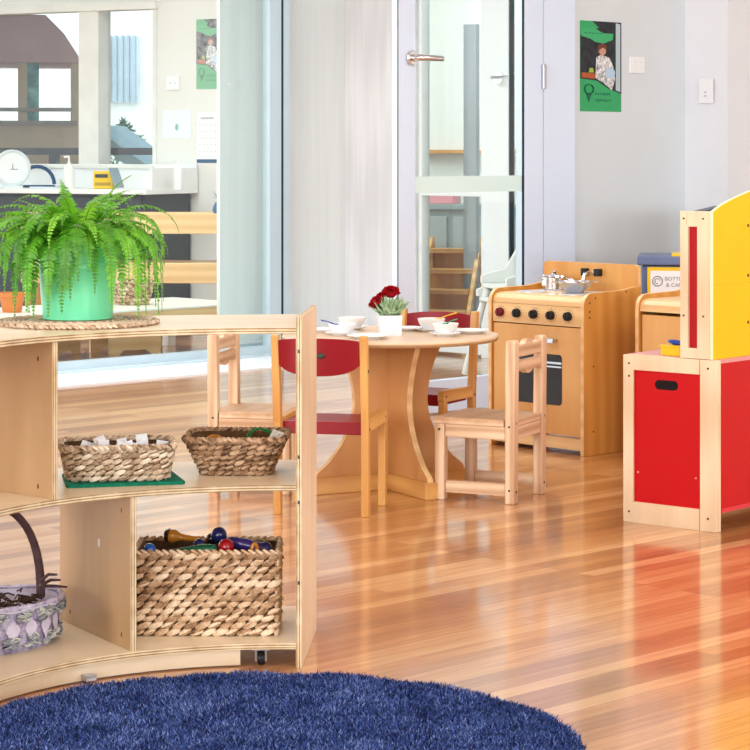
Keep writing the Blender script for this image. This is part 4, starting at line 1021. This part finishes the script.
# yellow tub with blue lid on top
c_, s_ = math.cos(RA), math.sin(RA)
def ru_pt(x, y, z): return (.688+c_*x-s_*y, 6.38+s_*x+c_*y, z)
tu = empty('toy_tub', ru_pt(.128, .065, .4642), RA, 'small yellow plastic tub on top of the red box', 'tub')
m = MB(); m.prism(rrect(.066, .05, .008, 3), 0, .024, 'xy'); m.prism(rrect(.074, .058, .01, 3), .024, .028, 'xy'); m.build('tub_body', M['yellow_plastic'], tu, bevel=.001)
m = MB(); m.ball((0, 0, 0), (.028, .014, .007), 14); o = m.build('toy_scoop', plain('cobalt_plastic', (.01, .06, .38), .3), smooth=True); o.location = ru_pt(.132, .067, .499); o.rotation_euler = (0, .12, RA); tag(o, 'cobalt blue toy scoop lying in the yellow tub', 'scoop')

# ================================================================== RECYCLING BIN
bn = empty('recycling_bin', (1.222, 8.93, 0), R(-8), 'slate blue recycling bin with a yellow bordered bottle sign, against the wall', 'bin')
m = MB(); m.box((0, .15, .29), (.37, .30, .58)); m.build('bin_body', M['slate'], bn, bevel=.006)
m = MB(); m.box((0, .145, .600), (.405, .34, .034)); m.build('lid', plain('slate_lid', (.13, .17, .30), .4), bn, bevel=.006)
m = MB(); m.box((.06, .10, .620), (.26, .20, .012)); m.build('yellow_flap', M['yellow_plastic'], bn, bevel=.003)
m = MB(); m.box((.004, -.003, .37), (.335, .006, .41)); sg = m.build('sign_border', M['yellow_plastic'], bn)
m = MB(); m.box((.006, -.007, .363), (.315, .003, .395)); m.build('sign_panel', M['paper'], sg)
dk = plain('grey_print', (.22, .24, .27), .6)
text_mesh('lettering', 'BOTTLES', .021, dk, sg, (-.096, -.0092, .523), align='LEFT'); text_mesh('lettering', '& CANS', .021, dk, sg, (-.091, -.0092, .499), align='LEFT')
m = MB(); m.tube([(-.124+.019*math.cos(a*PI/12), -.0092, .520+.019*math.sin(a*PI/12)) for a in range(25)], .002, 6)
m.tube([(-.124+.010*math.cos(a*PI/12), -.0092, .520+.010*math.sin(a*PI/12)) for a in range(1, 20)], .0016, 6); m.build('emblem', dk, sg)
b2 = empty('tall_bin', (1.47, 9.25, 0), R(-8), 'charcoal bin lid just showing above the wood tower of the play unit', 'bin')
m = MB(); m.prism([(-.17, 0), (.17, 0), (.19, .74), (-.19, .74)], 0, .34, 'xz'); m.build('bin_body', M['charcoal'], b2, bevel=.006)
m = MB(); m.prism([(-.205, .742), (.205, .742), (.19, .775), (.10, .797), (-.10, .797), (-.19, .775)], -.015, .36, 'xz'); m.build('lid', plain('dark_slate_lid', (.07, .09, .15), .4), b2, bevel=.004)

# ================================================================== WALL FITTINGS
def flat_poster(parent_loc, rz, w, h, lab, tint):
    o = empty('poster', parent_loc, rz, lab, 'poster')
    t = lambda c: tuple(x+(1-x)*tint for x in c)
    m = MB(); m.box((0, -.0010, h/2), (w, .002, h)); m.build('sheet', plain('poster_green%g' % tint, t((.035, .38, .13)), .35), o)
    z0 = h*.32
    m = MB(); m.prism([(-w/2, h*.36), (-w*.1, h*.34), (w*.2, h*.25), (w/2, h*.20), (w/2, h), (-w*.22, h), (-w*.05, h*.93), (-w/2, h*.84)], -.0026, -.0018, 'xz'); m.build('photo_ground', plain('poster_dark%g' % tint, t((.02, .022, .03)), .35, var=.6, vscale=30), o)
    m = MB(); m.prism([(w*.36, h*.24), (w*.47, h*.22), (w*.47, h*.98), (w*.36, h*.99)], -.0031, -.0027, 'xz'); m.build('photo_door', plain('poster_pale%g' % tint, t((.45, .56, .60)), .4), o)
    m = MB(); m.prism([(-w*.48, h*.90), (-w*.2, h*.93), (.05*w, h*.87), (w*.30, h*.87), (w*.28, h*.80), (w*.05, h*.755), (-w*.15, h*.77), (-w*.25, h*.80), (-w*.48, h*.83)], -.0035, -.0031, 'xz'); m.build('ribbon', plain('poster_ribbon%g' % tint, t((.05, .42, .16)), .35), o)
    m = MB(); m.prism([(-w*.12, h*.60), (.0, h*.63), (w*.2, h*.60), (w*.30, h*.50), (w*.34, h*.36), (w*.26, h*.24), (w*.05, h*.32), (-w*.14, h*.37)], -.0035, -.0031, 'xz'); m.build('child_smock', plain('poster_smock%g' % tint, t((.62, .64, .72)), .5, var=.75, vscale=90), o)
    m = MB(); m.prism([(.03*w+.085*w*math.cos(a*PI/8), h*.67+.045*h*math.sin(a*PI/8)) for a in range(16)], -.0039, -.0035, 'xz'); m.build('child_face', plain('poster_skin%g' % tint, t((.62, .33, .22)), .5), o)
    m = MB(); m.prism([(-w*.10, h*.66), (-w*.08, h*.73), (.03*w, h*.755), (w*.14, h*.73), (w*.13, h*.69), (.03*w, h*.71), (-w*.05, h*.68), (-w*.07, h*.62)], -.0042, -.0039, 'xz'); m.build('child_hair', plain('poster_hair%g' % tint, t((.16, .05, .03)), .5), o)
    m = MB(); m.prism([(w*.22+.12*w*math.cos(a*PI/8), h*.43+.06*h*math.sin(a*PI/8)) for a in range(16)], -.0039, -.0035, 'xz'); m.build('bowl_picture', plain('poster_bowl%g' % tint, t((.45, .62, .75)), .5), o)
    m = MB(); m.prism([(-w*.47, h*.37), (-w*.15, h*.36), (-w*.15, h*.42), (-w*.47, h*.43)], -.0033, -.0028, 'xz'); m.build('crate_picture', plain('poster_crate%g' % tint, t((.45, .10, .03)), .5), o)
    m = MB(); m.prism([(-w*.30, h*.43), (-w*.18, h*.43), (-w*.2, h*.48), (-w*.28, h*.48)], -.0033, -.0028, 'xz'); m.build('fruit_picture', plain('poster_lime%g' % tint, t((.35, .50, .05)), .5), o)
    m = MB(); m.tube([(-w*.30+.105*w*math.cos(a*PI/10), -.003, h*.245+.053*h*math.sin(a*PI/10)) for a in range(21)], w*.022, 6, flat=.3)
    m.prism([(-w*.37, h*.20), (-w*.23, h*.20), (-w*.30, h*.10)], -.0032, -.0018, 'xz'); m.build('pin_logo', plain('poster_ink%g' % tint, t((.01, .12, .07)), .4), o)
    m = MB()
    rq = random.Random(3)
    for row, zz in enumerate((h*.19, h*.12)):
        x = -w*.12
        for k in range(7):
            ww = rq.uniform(.03, .05)*w; m.box((x, -.0026, zz+rq.uniform(0, .006)*h), (ww, .0008, h*rq.uniform(.018, .032))); x += ww+w*.017
    for k in range(5): m.box((-w*.38+k*w*.09, -.0040, h*.865), (w*.06, .0008, h*.012))
    m.build('small_print', plain('poster_print%g' % tint, t((.015, .20, .10)), .4), o)
    return o
def wall_pt(org, ang, x, z, off=.0): return (org[0]+math.cos(ang)*x+math.sin(ang)*off, org[1]+math.sin(ang)*x-math.cos(ang)*off, z)
def xon(org, ang, px):   # distance along a wall where a sight line meets it
    k = (px-375)/F; return (k*org[1]-org[0])/(math.cos(ang)-k*math.sin(ang))
xp = xon(HG, A45, 600.5); pw = xon(HG, A45, 621)-xon(HG, A45, 580)
Dp_ = HG[1]+.707*xp
flat_poster(wall_pt(HG, A45, xp, H+(150-111.5)/F*Dp_, .0006), A45, pw, 90/F*Dp_, 'green poster with a photo of a child in a spotted smock, on the right wall', 0)
def switch(name, org, ang, px, py, w, h, lab, keys, par_off=.0):
    x = xon(org, ang, px); D = org[1]+math.sin(ang)*x
    o = empty(name, wall_pt(org, ang, x, H+(150-py)/F*D, par_off), ang, lab, 'switch')
    m = MB(); m.box((0, -.005, 0), (w, .010, h)); m.build('plate', M['paper'], o, bevel=.002)
    for (kx, kz) in keys:
        m = MB(); m.box((kx*w, -.0115, kz*h), (.012, .003, .008)); m.build('rocker', M['white_plastic'] if name == 'light_switch' else M['steel'], o, bevel=.001)
switch('light_switch', HG, A45, 636, 65, .098, .070, 'white four-gang light switch beside the green poster on the right wall', [(-.22, .18), (.22, .18), (-.22, -.22), (.22, -.22)])
# pillar face runs along v at the near side of the column
CO = (1.364+.0, 10.12); CA = -A45
switch('wall_control', (1.358, 10.114), -A45, 707, 91, .072, .108, 'white upright wall control with two buttons on the pillar', [(0, -.05), (0, -.2)], .0006)

# ================================================================== NEXT ROOM (seen through the glass)
def far(x, y, z): c, s = math.cos(LA), math.sin(LA); return (L0[0]+c*x-s*y, L0[1]+s*x+c*y, z)
co = empty('kitchen_bench', far(-1.45, -.30, 0), LA, 'charcoal cabinet with a white worktop below the far window', 'bench')
m = MB(); m.box((0, .02, .38), (2.86, .52, .76)); cb = m.build('cabinet', M['charcoal'], co, bevel=.003)
for i in range(4):
    m = MB(); m.box((-1.07+i*.713, -.245, .66), (.70, .012, .17)); d_ = m.build('drawer', M['charcoal'], co, bevel=.003)
    m = MB(); m.box((-1.07+i*.713, -.245, .29), (.70, .012, .52)); d_ = m.build('door', M['charcoal'], co, bevel=.003)
m = MB(); m.box((.0, 0, .775), (2.96, .58, .03)); m.build('worktop', M['counter'], co, bevel=.003)
m = MB(); m.box((.0, .275, .865), (2.96, .02, .15)); m.box((1.47, .03, .855), (.016, .50, .13)); m.build('upstand', M['counter'], co)
def onbench(px, off=-.30):
    # point on the worktop under a sight line
    o_ = (L0[0]-math.sin(LA)*off, L0[1]+math.cos(LA)*off); x = xon(o_, LA, px); return (o_[0]+math.cos(LA)*x, o_[1]+math.sin(LA)*x, .790)
p = onbench(94+10, -.42); ra = empty('radio', p, R(-8), 'small yellow radio with a dark display on the far worktop', 'radio')
m = MB(); m.box((0, 0, .055), (.125, .06, .11)); m.build('case', M['yellow_plastic'], ra, bevel=.008)
m = MB(); m.box((-.008, -.031, .08), (.08, .003, .022)); m.build('display', M['charcoal'], ra)
m = MB(); m.box((0, -.031, .03), (.10, .003, .02)); m.build('keys', plain('brown_keys', (.45, .28, .05), .5), ra)
p = onbench(120, -.44); m = MB(); m.box((0, 0, .075), (.012, .09, .13)); tbp = m.build('tablet_stand', plain('grey_tablet', (.25, .32, .36), .4), bevel=.003); tbp.location = p; tbp.rotation_euler = (0, R(-22), R(-30)); tag(tbp, 'grey tablet leaning beside the yellow radio', 'tablet')
def bottle(p, h, r, lab, mt):
    o = empty('pump_bottle', p, 0, lab, 'bottle')
    m = MB(); m.lathe([(0, 0), (r, 0), (r, h*.55), (r*.8, h*.68), (r*.35, h*.74), (r*.35, h*.8), (0, h*.8)], n=20); m.build('body', mt, o, smooth=True)
    m = MB(); m.tube([(0, 0, h*.8), (0, 0, h*.97)], r*.16, 8); m.tube([(0, 0, h*.97), (-r*.9, 0, h*.96)], r*.2, 8); m.build('pump', M['white'], o)
bottle(onbench(69, -.46), .205, .036, 'white pump soap bottle left of the yellow radio', M['white_plastic'])
bottle(onbench(178, -.40), .185, .030, 'clear pump bottle at the right end of the far worktop', plain('clear_liquid', (.80, .82, .82), .2))
p = onbench(12, -.46); ck = empty('kitchen_scale_dial', (p[0], p[1], .79), R(22), 'round white dial scale standing on the far worktop', 'scale')
m = MB(); T = Matrix.Translation((0, 0, .125)) @ Matrix.Rotation(PI/2, 4, 'X')
m.lathe([(0, -.03), (.10, -.03), (.118, -.01), (.118, .012), (.108, .02), (.10, .014), (0, .014)], n=40, T=T); m.box((0, .0, .008), (.12, .09, .016)); m.build('case', plain('pale_grey_case', (.72, .77, .78), .4), ck, smooth=True)
m = MB(); m.lathe([(0, 0), (.096, 0), (.096, .003), (0, .003)], n=40, T=Matrix.Translation((0, -.0145, .125)) @ Matrix.Rotation(PI/2, 4, 'X')); m.build('dial', M['paper'], ck)
m = MB(); m.box((0.01, -.020, .118), (.05, .002, .004)); m.box((0, -.020, .135), (.004, .002, .035)); m.build('hand', dk, ck)
p = onbench(37, -.20); m = MB(); m.tube([(.11*math.cos(a*PI/12), 0, .02+.115*math.sin(a*PI/12)) for a in range(13)], .012, 8); m.box((0, 0, .008), (.23, .03, .016))
o = m.build('arched_rack', plain('navy_enamel', (.02, .07, .16), .4), smooth=True); o.location = p; o.rotation_euler = (0, 0, R(10)); tag(o, 'navy arched rack right of the white dial scale', 'rack')
p = onbench(50, -.5); m = MB(); m.prism(rrect(.26, .12, .03, 4), 0, .012, 'xy'); o = place(m.build('tray', M['steel'], bevel=.002), p, LA); tag(o, 'flat steel tray lying in front of the navy rack', 'tray')

# wall papers in the far room
def farpaper(name, cx, py0, py1, wpx, mat, lab, c):
    x = xon(L0, LA, cx); D = L0[1]+math.sin(LA)*x; wd_ = wpx*D/F/abs(math.cos(LA)); hh = (py1-py0)/F*D; zc = H+(150-(py0+py1)/2)/F*D
    o = empty(name, wall_pt(L0, LA, x, zc, .0006), LA, lab, c); m = MB(); m.box((0, -.001, 0), (wd_, .002, hh)); m.build('sheet', mat, o); return o, wd_, hh
o, a_, b_ = farpaper('wall_socket', 173.5, 76, 90, 13, M['paper'], 'white double socket plate right of the far window', 'socket')
m = MB(); m.box((0, -.006, 0), (a_, .009, b_)); m.box((-.018, -.011, 0), (.010, .002, .014), 1); m.box((.018, -.011, 0), (.010, .002, .014), 1); m.build('plate', [M['paper'], M['steel']], o, bevel=.001)
o, a_, b_ = farpaper('notice', 177, 110, 138, 30, plain('notice_paper', (.80, .84, .86), .5, var=.01), 'blank-looking white notice with a small green logo on the far wall', 'notice')
m = MB(); m.prism([(.012*math.cos(a*PI/8), -.02+.022*math.sin(a*PI/8)) for a in range(16)], -.003, -.0022, 'xz'); m.build('logo', plain('teal_ink', (.25, .50, .42), .5), o)
o, a_, b_ = farpaper('calendar', 210, 112, 163, 27, plain('calendar_paper', (.83, .84, .85), .5, var=.01), 'white wall calendar with a navy foot strip beside the laminate panel', 'calendar')
m = MB(); m.box((0, -.0028, -b_/2+.012), (a_, .001, .022)); m.build('foot_strip', plain('navy_ink', (.05, .12, .22), .5), o)
m = MB()
for r_ in range(5):
    for q_ in range(6): m.box((-a_*.38+q_*a_*.15, -.0026, b_*.25-r_*b_*.13), (.006, .0006, .006))
m.box((-a_*.1, -.0026, b_*.38), (a_*.5, .0006, .012)); m.build('print', plain('grey_ink', (.5, .5, .52), .6), o)
x = xon(L0, LA, 210); D = L0[1]+math.sin(LA)*x
flat_poster(wall_pt(L0, LA, x, H+(150-89)/F*D, .0006), LA, 28*D/F/math.cos(LA), 70*D/F, 'faded green poster beside the laminate panel in the far room', .22)

# open shelf in the far room
sh = empty('open_shelf', (-.78, 12.45, 0), R(-4), 'pale beech open shelf with two deep boards behind the glass, right of the fern', 'shelf')
for z, nm in ((.686, 'top_board'), (.418, 'lower_board')):
    m = MB(); m.box((-.5, .16, z-.01), (1.3, .32, .02)); m.build(nm, M['honey_x'], sh)
    m = MB(); m.box((-.5, -.008, z-.055), (1.3, .018, .110)); m.build('fascia', M['honey_pale'], sh, bevel=.003)
for x in (-1.13, .12):
    m = MB(); m.prism([(.002, 0), (.05, 0), (.06, .30), (.27, .32), (.27, 0), (.32, 0), (.32, .675), (.002, .675)], x, x+.03, 'yz'); m.build('end_support', M['honey'], sh)
bp = empty('spiky_ornament', (-.835, 12.52, .686), 0, 'small navy bowl with a spiky dried plant on the open shelf', 'ornament')
m = MB(); m.lathe([(0, 0), (.045, 0), (.05, .02), (.045, .04), (.035, .06), (0, .062)], n=24); m.build('bowl', plain('navy_glaze', (.03, .12, .26), .3), bp, smooth=True)
m = MB()
for k in range(16):
    a = 2*PI*k/16; m.tube([(0, 0, .05), (.02*math.cos(a), .02*math.sin(a), .085), (.045*math.cos(a), .045*math.sin(a), .085+.035*(k % 3)/2)], [.004, .003, .001], 5)
m.build('spikes', plain('grey_spikes', (.22, .28, .36), .6), bp)

# low white table along the glass
LTc = (-1.62, 11.10)
lt = empty('low_table', (LTc[0], LTc[1], 0), A45, 'low white-topped toddler table just behind the glass wall', 'table')
m = MB(); m.box((0, .06, .247), (2.3, .62, .008)); m.build('tabletop', plain('cream_laminate', (.82, .81, .74), .3), lt)
m = MB(); m.box((0, .06, .222), (2.28, .60, .042)); m.build('apron', M['honey_pale'], lt, bevel=.003)
for x in (-1.08, 1.08):
    for y in (-.20, .32):
        m = MB(); m.box((x, y, .1), (.05, .05, .2)); m.build('leg', M['frame_white'], lt, bevel=.003)
def ltp(x, y): return (LTc[0]+.707*(x-y), LTc[1]+.707*(x+y), .251)
def round_basket(p, r, h, lab):
    o = empty('round_basket', p, 0, lab, 'basket'); m = MB(); rows = 7
    for i in range(rows):
        t = (i+.5)/rows; rr_ = r*(.78+.22*math.sin(t*PI*.6)); n = 22
        for k in range(n):
            a = 2*PI*(k+.5*(i % 2))/n; T = Matrix(((-math.sin(a), math.cos(a), 0), (math.cos(a), math.sin(a), 0), (0, 0, 1))) @ Matrix.Rotation(.3, 3, 'Y')
            m.ball((rr_*math.cos(a), rr_*math.sin(a), h*t), (r*.17, .009, h/rows*.62), 7, 0, T)
    m.build('weave', WV3, o, smooth=True); q = MB(); q.lathe([(0, .002), (r*.76, .002), (r*.95, h*.95), (r*.88, h*.95), (r*.7, .02), (0, .02)], n=24); q.build('lining', plain('basket_dark', (.13, .07, .03), .9), o)
bx_ = .25
def low_pt(px, D): return ((px-375)/F*D, D, .251)
round_basket(low_pt(132, 11.62), .100, .125, 'round wicker basket on the low table behind the fern')
m = MB(); m.lathe([(0, 0), (.045, 0), (.06, .075), (.066, .078), (.066, .095), (.058, .095), (.05, .02), (0, .02)], n=28)
o = m.build('clay_pot', M['orange'], smooth=True); o.location = low_pt(12, 11.05); tag(o, 'orange clay pot on the low table, left of the fern bucket', 'pot')

# low stools / toddler chairs under it
def low_chair(loc, rz, lab, first=None):
    if first: return copy_tree(first, loc, rz, lab)
    o = empty('low_chair', loc, rz, lab, 'chair', 'low ply chairs under the white table')
    for q in (-.13, .112):
        m = MB(); m.prism([(-.14, .0), (-.09, .0), (-.06, .025), (.06, .025), (.09, .0), (.14, .0), (.14, .110), (-.14, .110)], q, q+.018, 'xz'); m.build('side_frame', M['honey_pale'], o)
    m = MB(); m.box((0, 0, .118), (.21, .222, .014)); m.build('seat', plain('rose_ply', (.62, .36, .26), .4), o, bevel=.003)
    m = MB(); m.prism([(-.115, .125), (-.10, .125), (-.125, .19), (-.14, .19)], -.105, .105, 'xz'); m.build('backrest', plain('rose_ply', (.62, .36, .26), .4), o)
    return o
lc = low_chair((-1.27, 11.68, 0), R(30), 'low rose-coloured ply chair under the white table, right of the fern mat')
low_chair((-1.66, 11.55, 0), R(70), 'low rose-coloured ply chair under the white table, below the fern bucket', lc)

# stacked white high chairs behind the door
def high_chair(i, lab):
    o = empty('high_chair', (.605+.02*i, 10.33, 0), R(-68), lab, 'chair', 'stacked white high chairs'); o.scale = (.8, .8, .8)
    hc = M['white_plastic']; dz = .075*i
    m = MB()
    for sx in (-1, 1):
        m.tube([(sx*.21, -.17, 0 if i == 0 else .05+dz), (sx*.135, -.10, .45+dz)], [.016, .018], 8)
        m.tube([(sx*.21, .17, 0 if i == 0 else .05+dz), (sx*.135, .09, .45+dz)], [.016, .018], 8)
    for k, (sx, sy) in enumerate(((-1, -1), (1, -1), (-1, 1), (1, 1))):
        l_ = MB(); l_.tube([(sx*(.215), sy*.18, .017 if i == 0 else .10+dz), (sx*.135, sy*.10, .43+dz)], [.018, .020], 10); l_.build('leg', hc, o, smooth=True)
    m = MB(); m.prism(rrect(.33, .26, .05, 5), .435+dz, .46+dz, 'xy'); m.build('seat', hc, o, bevel=.006)
    m = MB(); n = 12; 
    m.prism([(-.15, .46+dz), (.15, .46+dz), (.135, .66+dz), (.10, .70+dz), (-.10, .70+dz), (-.135, .66+dz)], .105+.0, .135, 'xz'); m.build('backrest', hc, o, bevel=.01)
    for sx in (-1, 1):
        m = MB(); m.prism([(-.13, .46+dz), (.12, .46+dz), (.13, .64+dz), (.10, .66+dz), (.02, .54+dz), (-.10, .51+dz), (-.13, .50+dz)], sx*.165-.012, sx*.165+.012, 'yz'); s2 = m.build('armrest', hc, o, bevel=.005); bolt(s2, (sx*.178, .09, .61+dz), r=.006)
for i, lb in enumerate(('white plastic high chair at the bottom of the stack behind the glass door', 'white plastic high chair at the top of the stack behind the glass door')): high_chair(i, lb)

# things in the room beyond the second glazed leaf
st_ = empty('climbing_steps', (.335, 11.98, 0), R(-14), 'honey wood climbing steps seen low through the glass door', 'steps')
for s in (-1, 1):
    m = MB(); m.prism([(-.06, 0), (.0, 0), (.40, .50), (.40, 0), (.46, 0), (.46, .56), (.40, .56)], s*.135-.010, s*.135+.010, 'yz'); o_ = m.build('side_frame', M['honey_x'], st_)
for k in range(5):
    z = .07+k*.105; y = .0+k*.085
    m = MB(); m.box((0, y+.05, z), (.25, .12, .024)); m.build('tread', M['honey_x'], st_, bevel=.003)
    m = MB(); m.box((0, y+.10, z-.055), (.25, .012, .085)); m.build('riser', M['honey_side'], st_)
cbn = empty('low_cupboard', (.42, 12.75, 0), R(-28.4), 'grey-blue low cupboard behind the climbing steps', 'cupboard')
m = MB(); m.box((0, .12, .35), (1.5, .24, .70)); m.build('body', M['greyblue'], cbn, bevel=.004)
for x in (-.37, .37):
    m = MB(); m.box((x, -.008, .35), (.70, .014, .62)); m.build('door', plain('grey_door', (.36, .41, .41), .5), cbn, bevel=.003)
m = MB(); m.box((.0, .12, .715), (1.52, .28, .028)); m.build('top', M['greyblue'], cbn)
def box_on(x, w, h, mt, lab, cat, nm, d=.1):
    c, s = math.cos(R(-28.4)), math.sin(R(-28.4)); q = (.42+c*x-s*.12, 12.75+s*x+c*.12, .7295)
    m = MB(); m.box((0, 0, h/2), (w, d, h)); m.box((0, 0, h+.004), (w*1.04, d*1.06, .008)); o = place(m.build(nm, mt, bevel=.003), q, R(-28.4)); tag(o, lab, cat)
box_on(-.30, .10, .045, M['paper'], 'small white box on the grey-blue cupboard', 'box', 'storage_box')
box_on(-.10, .16, .055, M['pink'], 'pink storage box on the grey-blue cupboard', 'box', 'storage_box')
ldg = MB(); ldg.box((0, -.04, 0), (1.0, .08, .022)); o = place(ldg.build('wall_ledge', M['honey_side'], bevel=.002), far(1.95, -.001, 1.02), LA); tag(o, 'narrow wooden ledge on the wall beyond the glass door', 'ledge')
pi = MB(); pi.box((0, 0, .85), (.075, .04, 1.7)); o = place(pi.build('grey_column', plain('grey_paint', (.33, .34, .35), .6)), (.515, 12.28, 0), LA); tag(o, 'slim grey post behind the second glass door', 'post')

# ================================================================== OUTDOORS beyond the far window
sf = MB(); sf.box((0, 3.2, 2.45), (14, 6, .08)); o = struct(place(sf.build('trim_3', plain('pale_blue_soffit', (.66, .76, .80), .8)), (*L0, 0), LA))
gr = MB(); gr.box((0, 0, -.16), (30, 22, .1)); o = place(gr.build('ground_outside', plain('pale_paving', (.62, .62, .58), .9)), (-6, 30, 0)); struct(o)
ch = empty('cubby_house', (-3.07, 18.2, -.1), R(8), 'tan cubby house with a mauve roof outside the left window pane', 'cubby house')
m = MB()
m.box((-.7, 0, .66), (2.84, 1.2, 1.32)); m.box((.69, 0, 1.565), (.06, 1.2, .49)); m.box((.285, -.57, 1.565), (.07, .06, .49)); m.box((-.36, -.57, 1.565), (.07, .06, .49)); m.box((-1.6, 0, 1.565), (1.04, 1.2, .49))
m.build('walls', M['tan'], ch)
m = MB(); m.prism([(-2.2, 1.80), (.74, 1.80), (.60, 2.02), (.46, 2.16), (-2.2, 2.24)], -.72, .72, 'xz'); m.build('roof', M['mauve'], ch)
m = MB(); m.box((.14, -.61, 1.44), (1.04, .03, .03)); m.box((.0, -.61, 1.335), (1.4, .04, .04)); m.build('window_bars', plain('taupe_paint', (.50, .42, .40), .7), ch)
m = MB(); m.box((.36, -.50, 1.565), (.10, .02, .49)); m.box((-.2, -.50, 1.565), (.25, .02, .49)); m.build('curtain', plain('teal_cloth', (.35, .75, .80), .8, var=.5, vscale=9), ch)
hs = empty('cream_building', (-3.0, 26.5, 0), R(-10), 'cream building with barred windows far beyond the window', 'building')
m = MB(); m.box((0, 0, 1.6), (9.0, .5, 3.3)); m.build('wall', M['cream'], hs)
m = MB(); m.box((.15, -.28, 1.95), (.42, .06, .75)); wn = m.build('window', plain('blue_pane', (.58, .66, .72), .3), hs)
m = MB()
for k in range(6): m.box((-.03+k*.072, -.33, 1.95), (.022, .03, .77))
m.build('bars', plain('grey_bar', (.40, .45, .50), .6), wn)
pv = empty('blue_playhouse', (-2.28, 19.6, -.1), R(-12), 'pale blue gabled playhouse outside the right window pane', 'playhouse')
m = MB(); m.box((0, 0, .45), (1.0, .7, .9)); m.build('walls', plain('pale_blue_wall', (.60, .72, .80), .7), pv)
m = MB(); m.prism([(-.62, .92), (0, 1.34), (.62, .92), (.55, .84), (0, 1.22), (-.55, .84)], -.45, .45, 'xz'); m.build('roof', M['skyblue'], pv)
fn = empty('garden_fence', (-2.3, 16.5, -.1), R(-18), 'dark grey rail fence outside the far window', 'fence')
m = MB(); m.box((0, 0, 1.12), (5.0, .04, .05)); m.build('rail', plain('fence_grey', (.16, .15, .17), .7), fn)
for k in range(5):
    m = MB(); m.box((-2.4+k*1.2, 0, .55), (.06, .06, 1.1)); m.build('post', plain('fence_grey', (.16, .15, .17), .7), fn)
sb = empty('garden_shrub', (-2.32, 21.2, -.1), 0, 'leafy shrub beside the blue playhouse outside', 'shrub')
m = MB(); rr = random.Random(9)
for k in range(700):
    a = rr.random()*2*PI; z = rr.random(); q = .42*math.sqrt(rr.random())*math.sin(PI*min(1, z*.8+.2)); c_ = Vector((q*math.cos(a), q*math.sin(a), .55+z*.85))
    t_ = Vector((rr.uniform(-1, 1), rr.uniform(-1, 1), rr.uniform(-.3, 1))).normalized()*.06; s_ = t_.cross(Vector((0, 0, 1)))*.45
    m.add([c_-t_, c_+s_, c_+t_, c_-s_], [(0, 1, 2, 3)])
m.build('foliage', plain('sage_leaf', (.28, .45, .32), .8, var=.4, vscale=20), sb)
m = MB(); m.tube([(0, 0, 0), (0, 0, .8)], .03, 8); m.build('trunk', M['honey_side'], sb)

# ================================================================== CAMERA
cam = bpy.data.cameras.new('camera'); co_ = bpy.data.objects.new('camera', cam); C.objects.link(co_)
co_.location = (0, 0, H); co_.rotation_euler = (PI/2, 0, 0)
cam.sensor_width = 36; cam.sensor_fit = 'HORIZONTAL'; cam.lens = 36*F/750; cam.shift_x = 0; cam.shift_y = -.3
cam.clip_end = 200; cam.clip_start = .05
sc.camera = co_
sc.view_settings.view_transform = 'Standard'; sc.view_settings.look = 'None'
sc.view_settings.gamma = 1; sc.view_settings.use_curve_mapping = False; sc.view_settings.exposure = .40
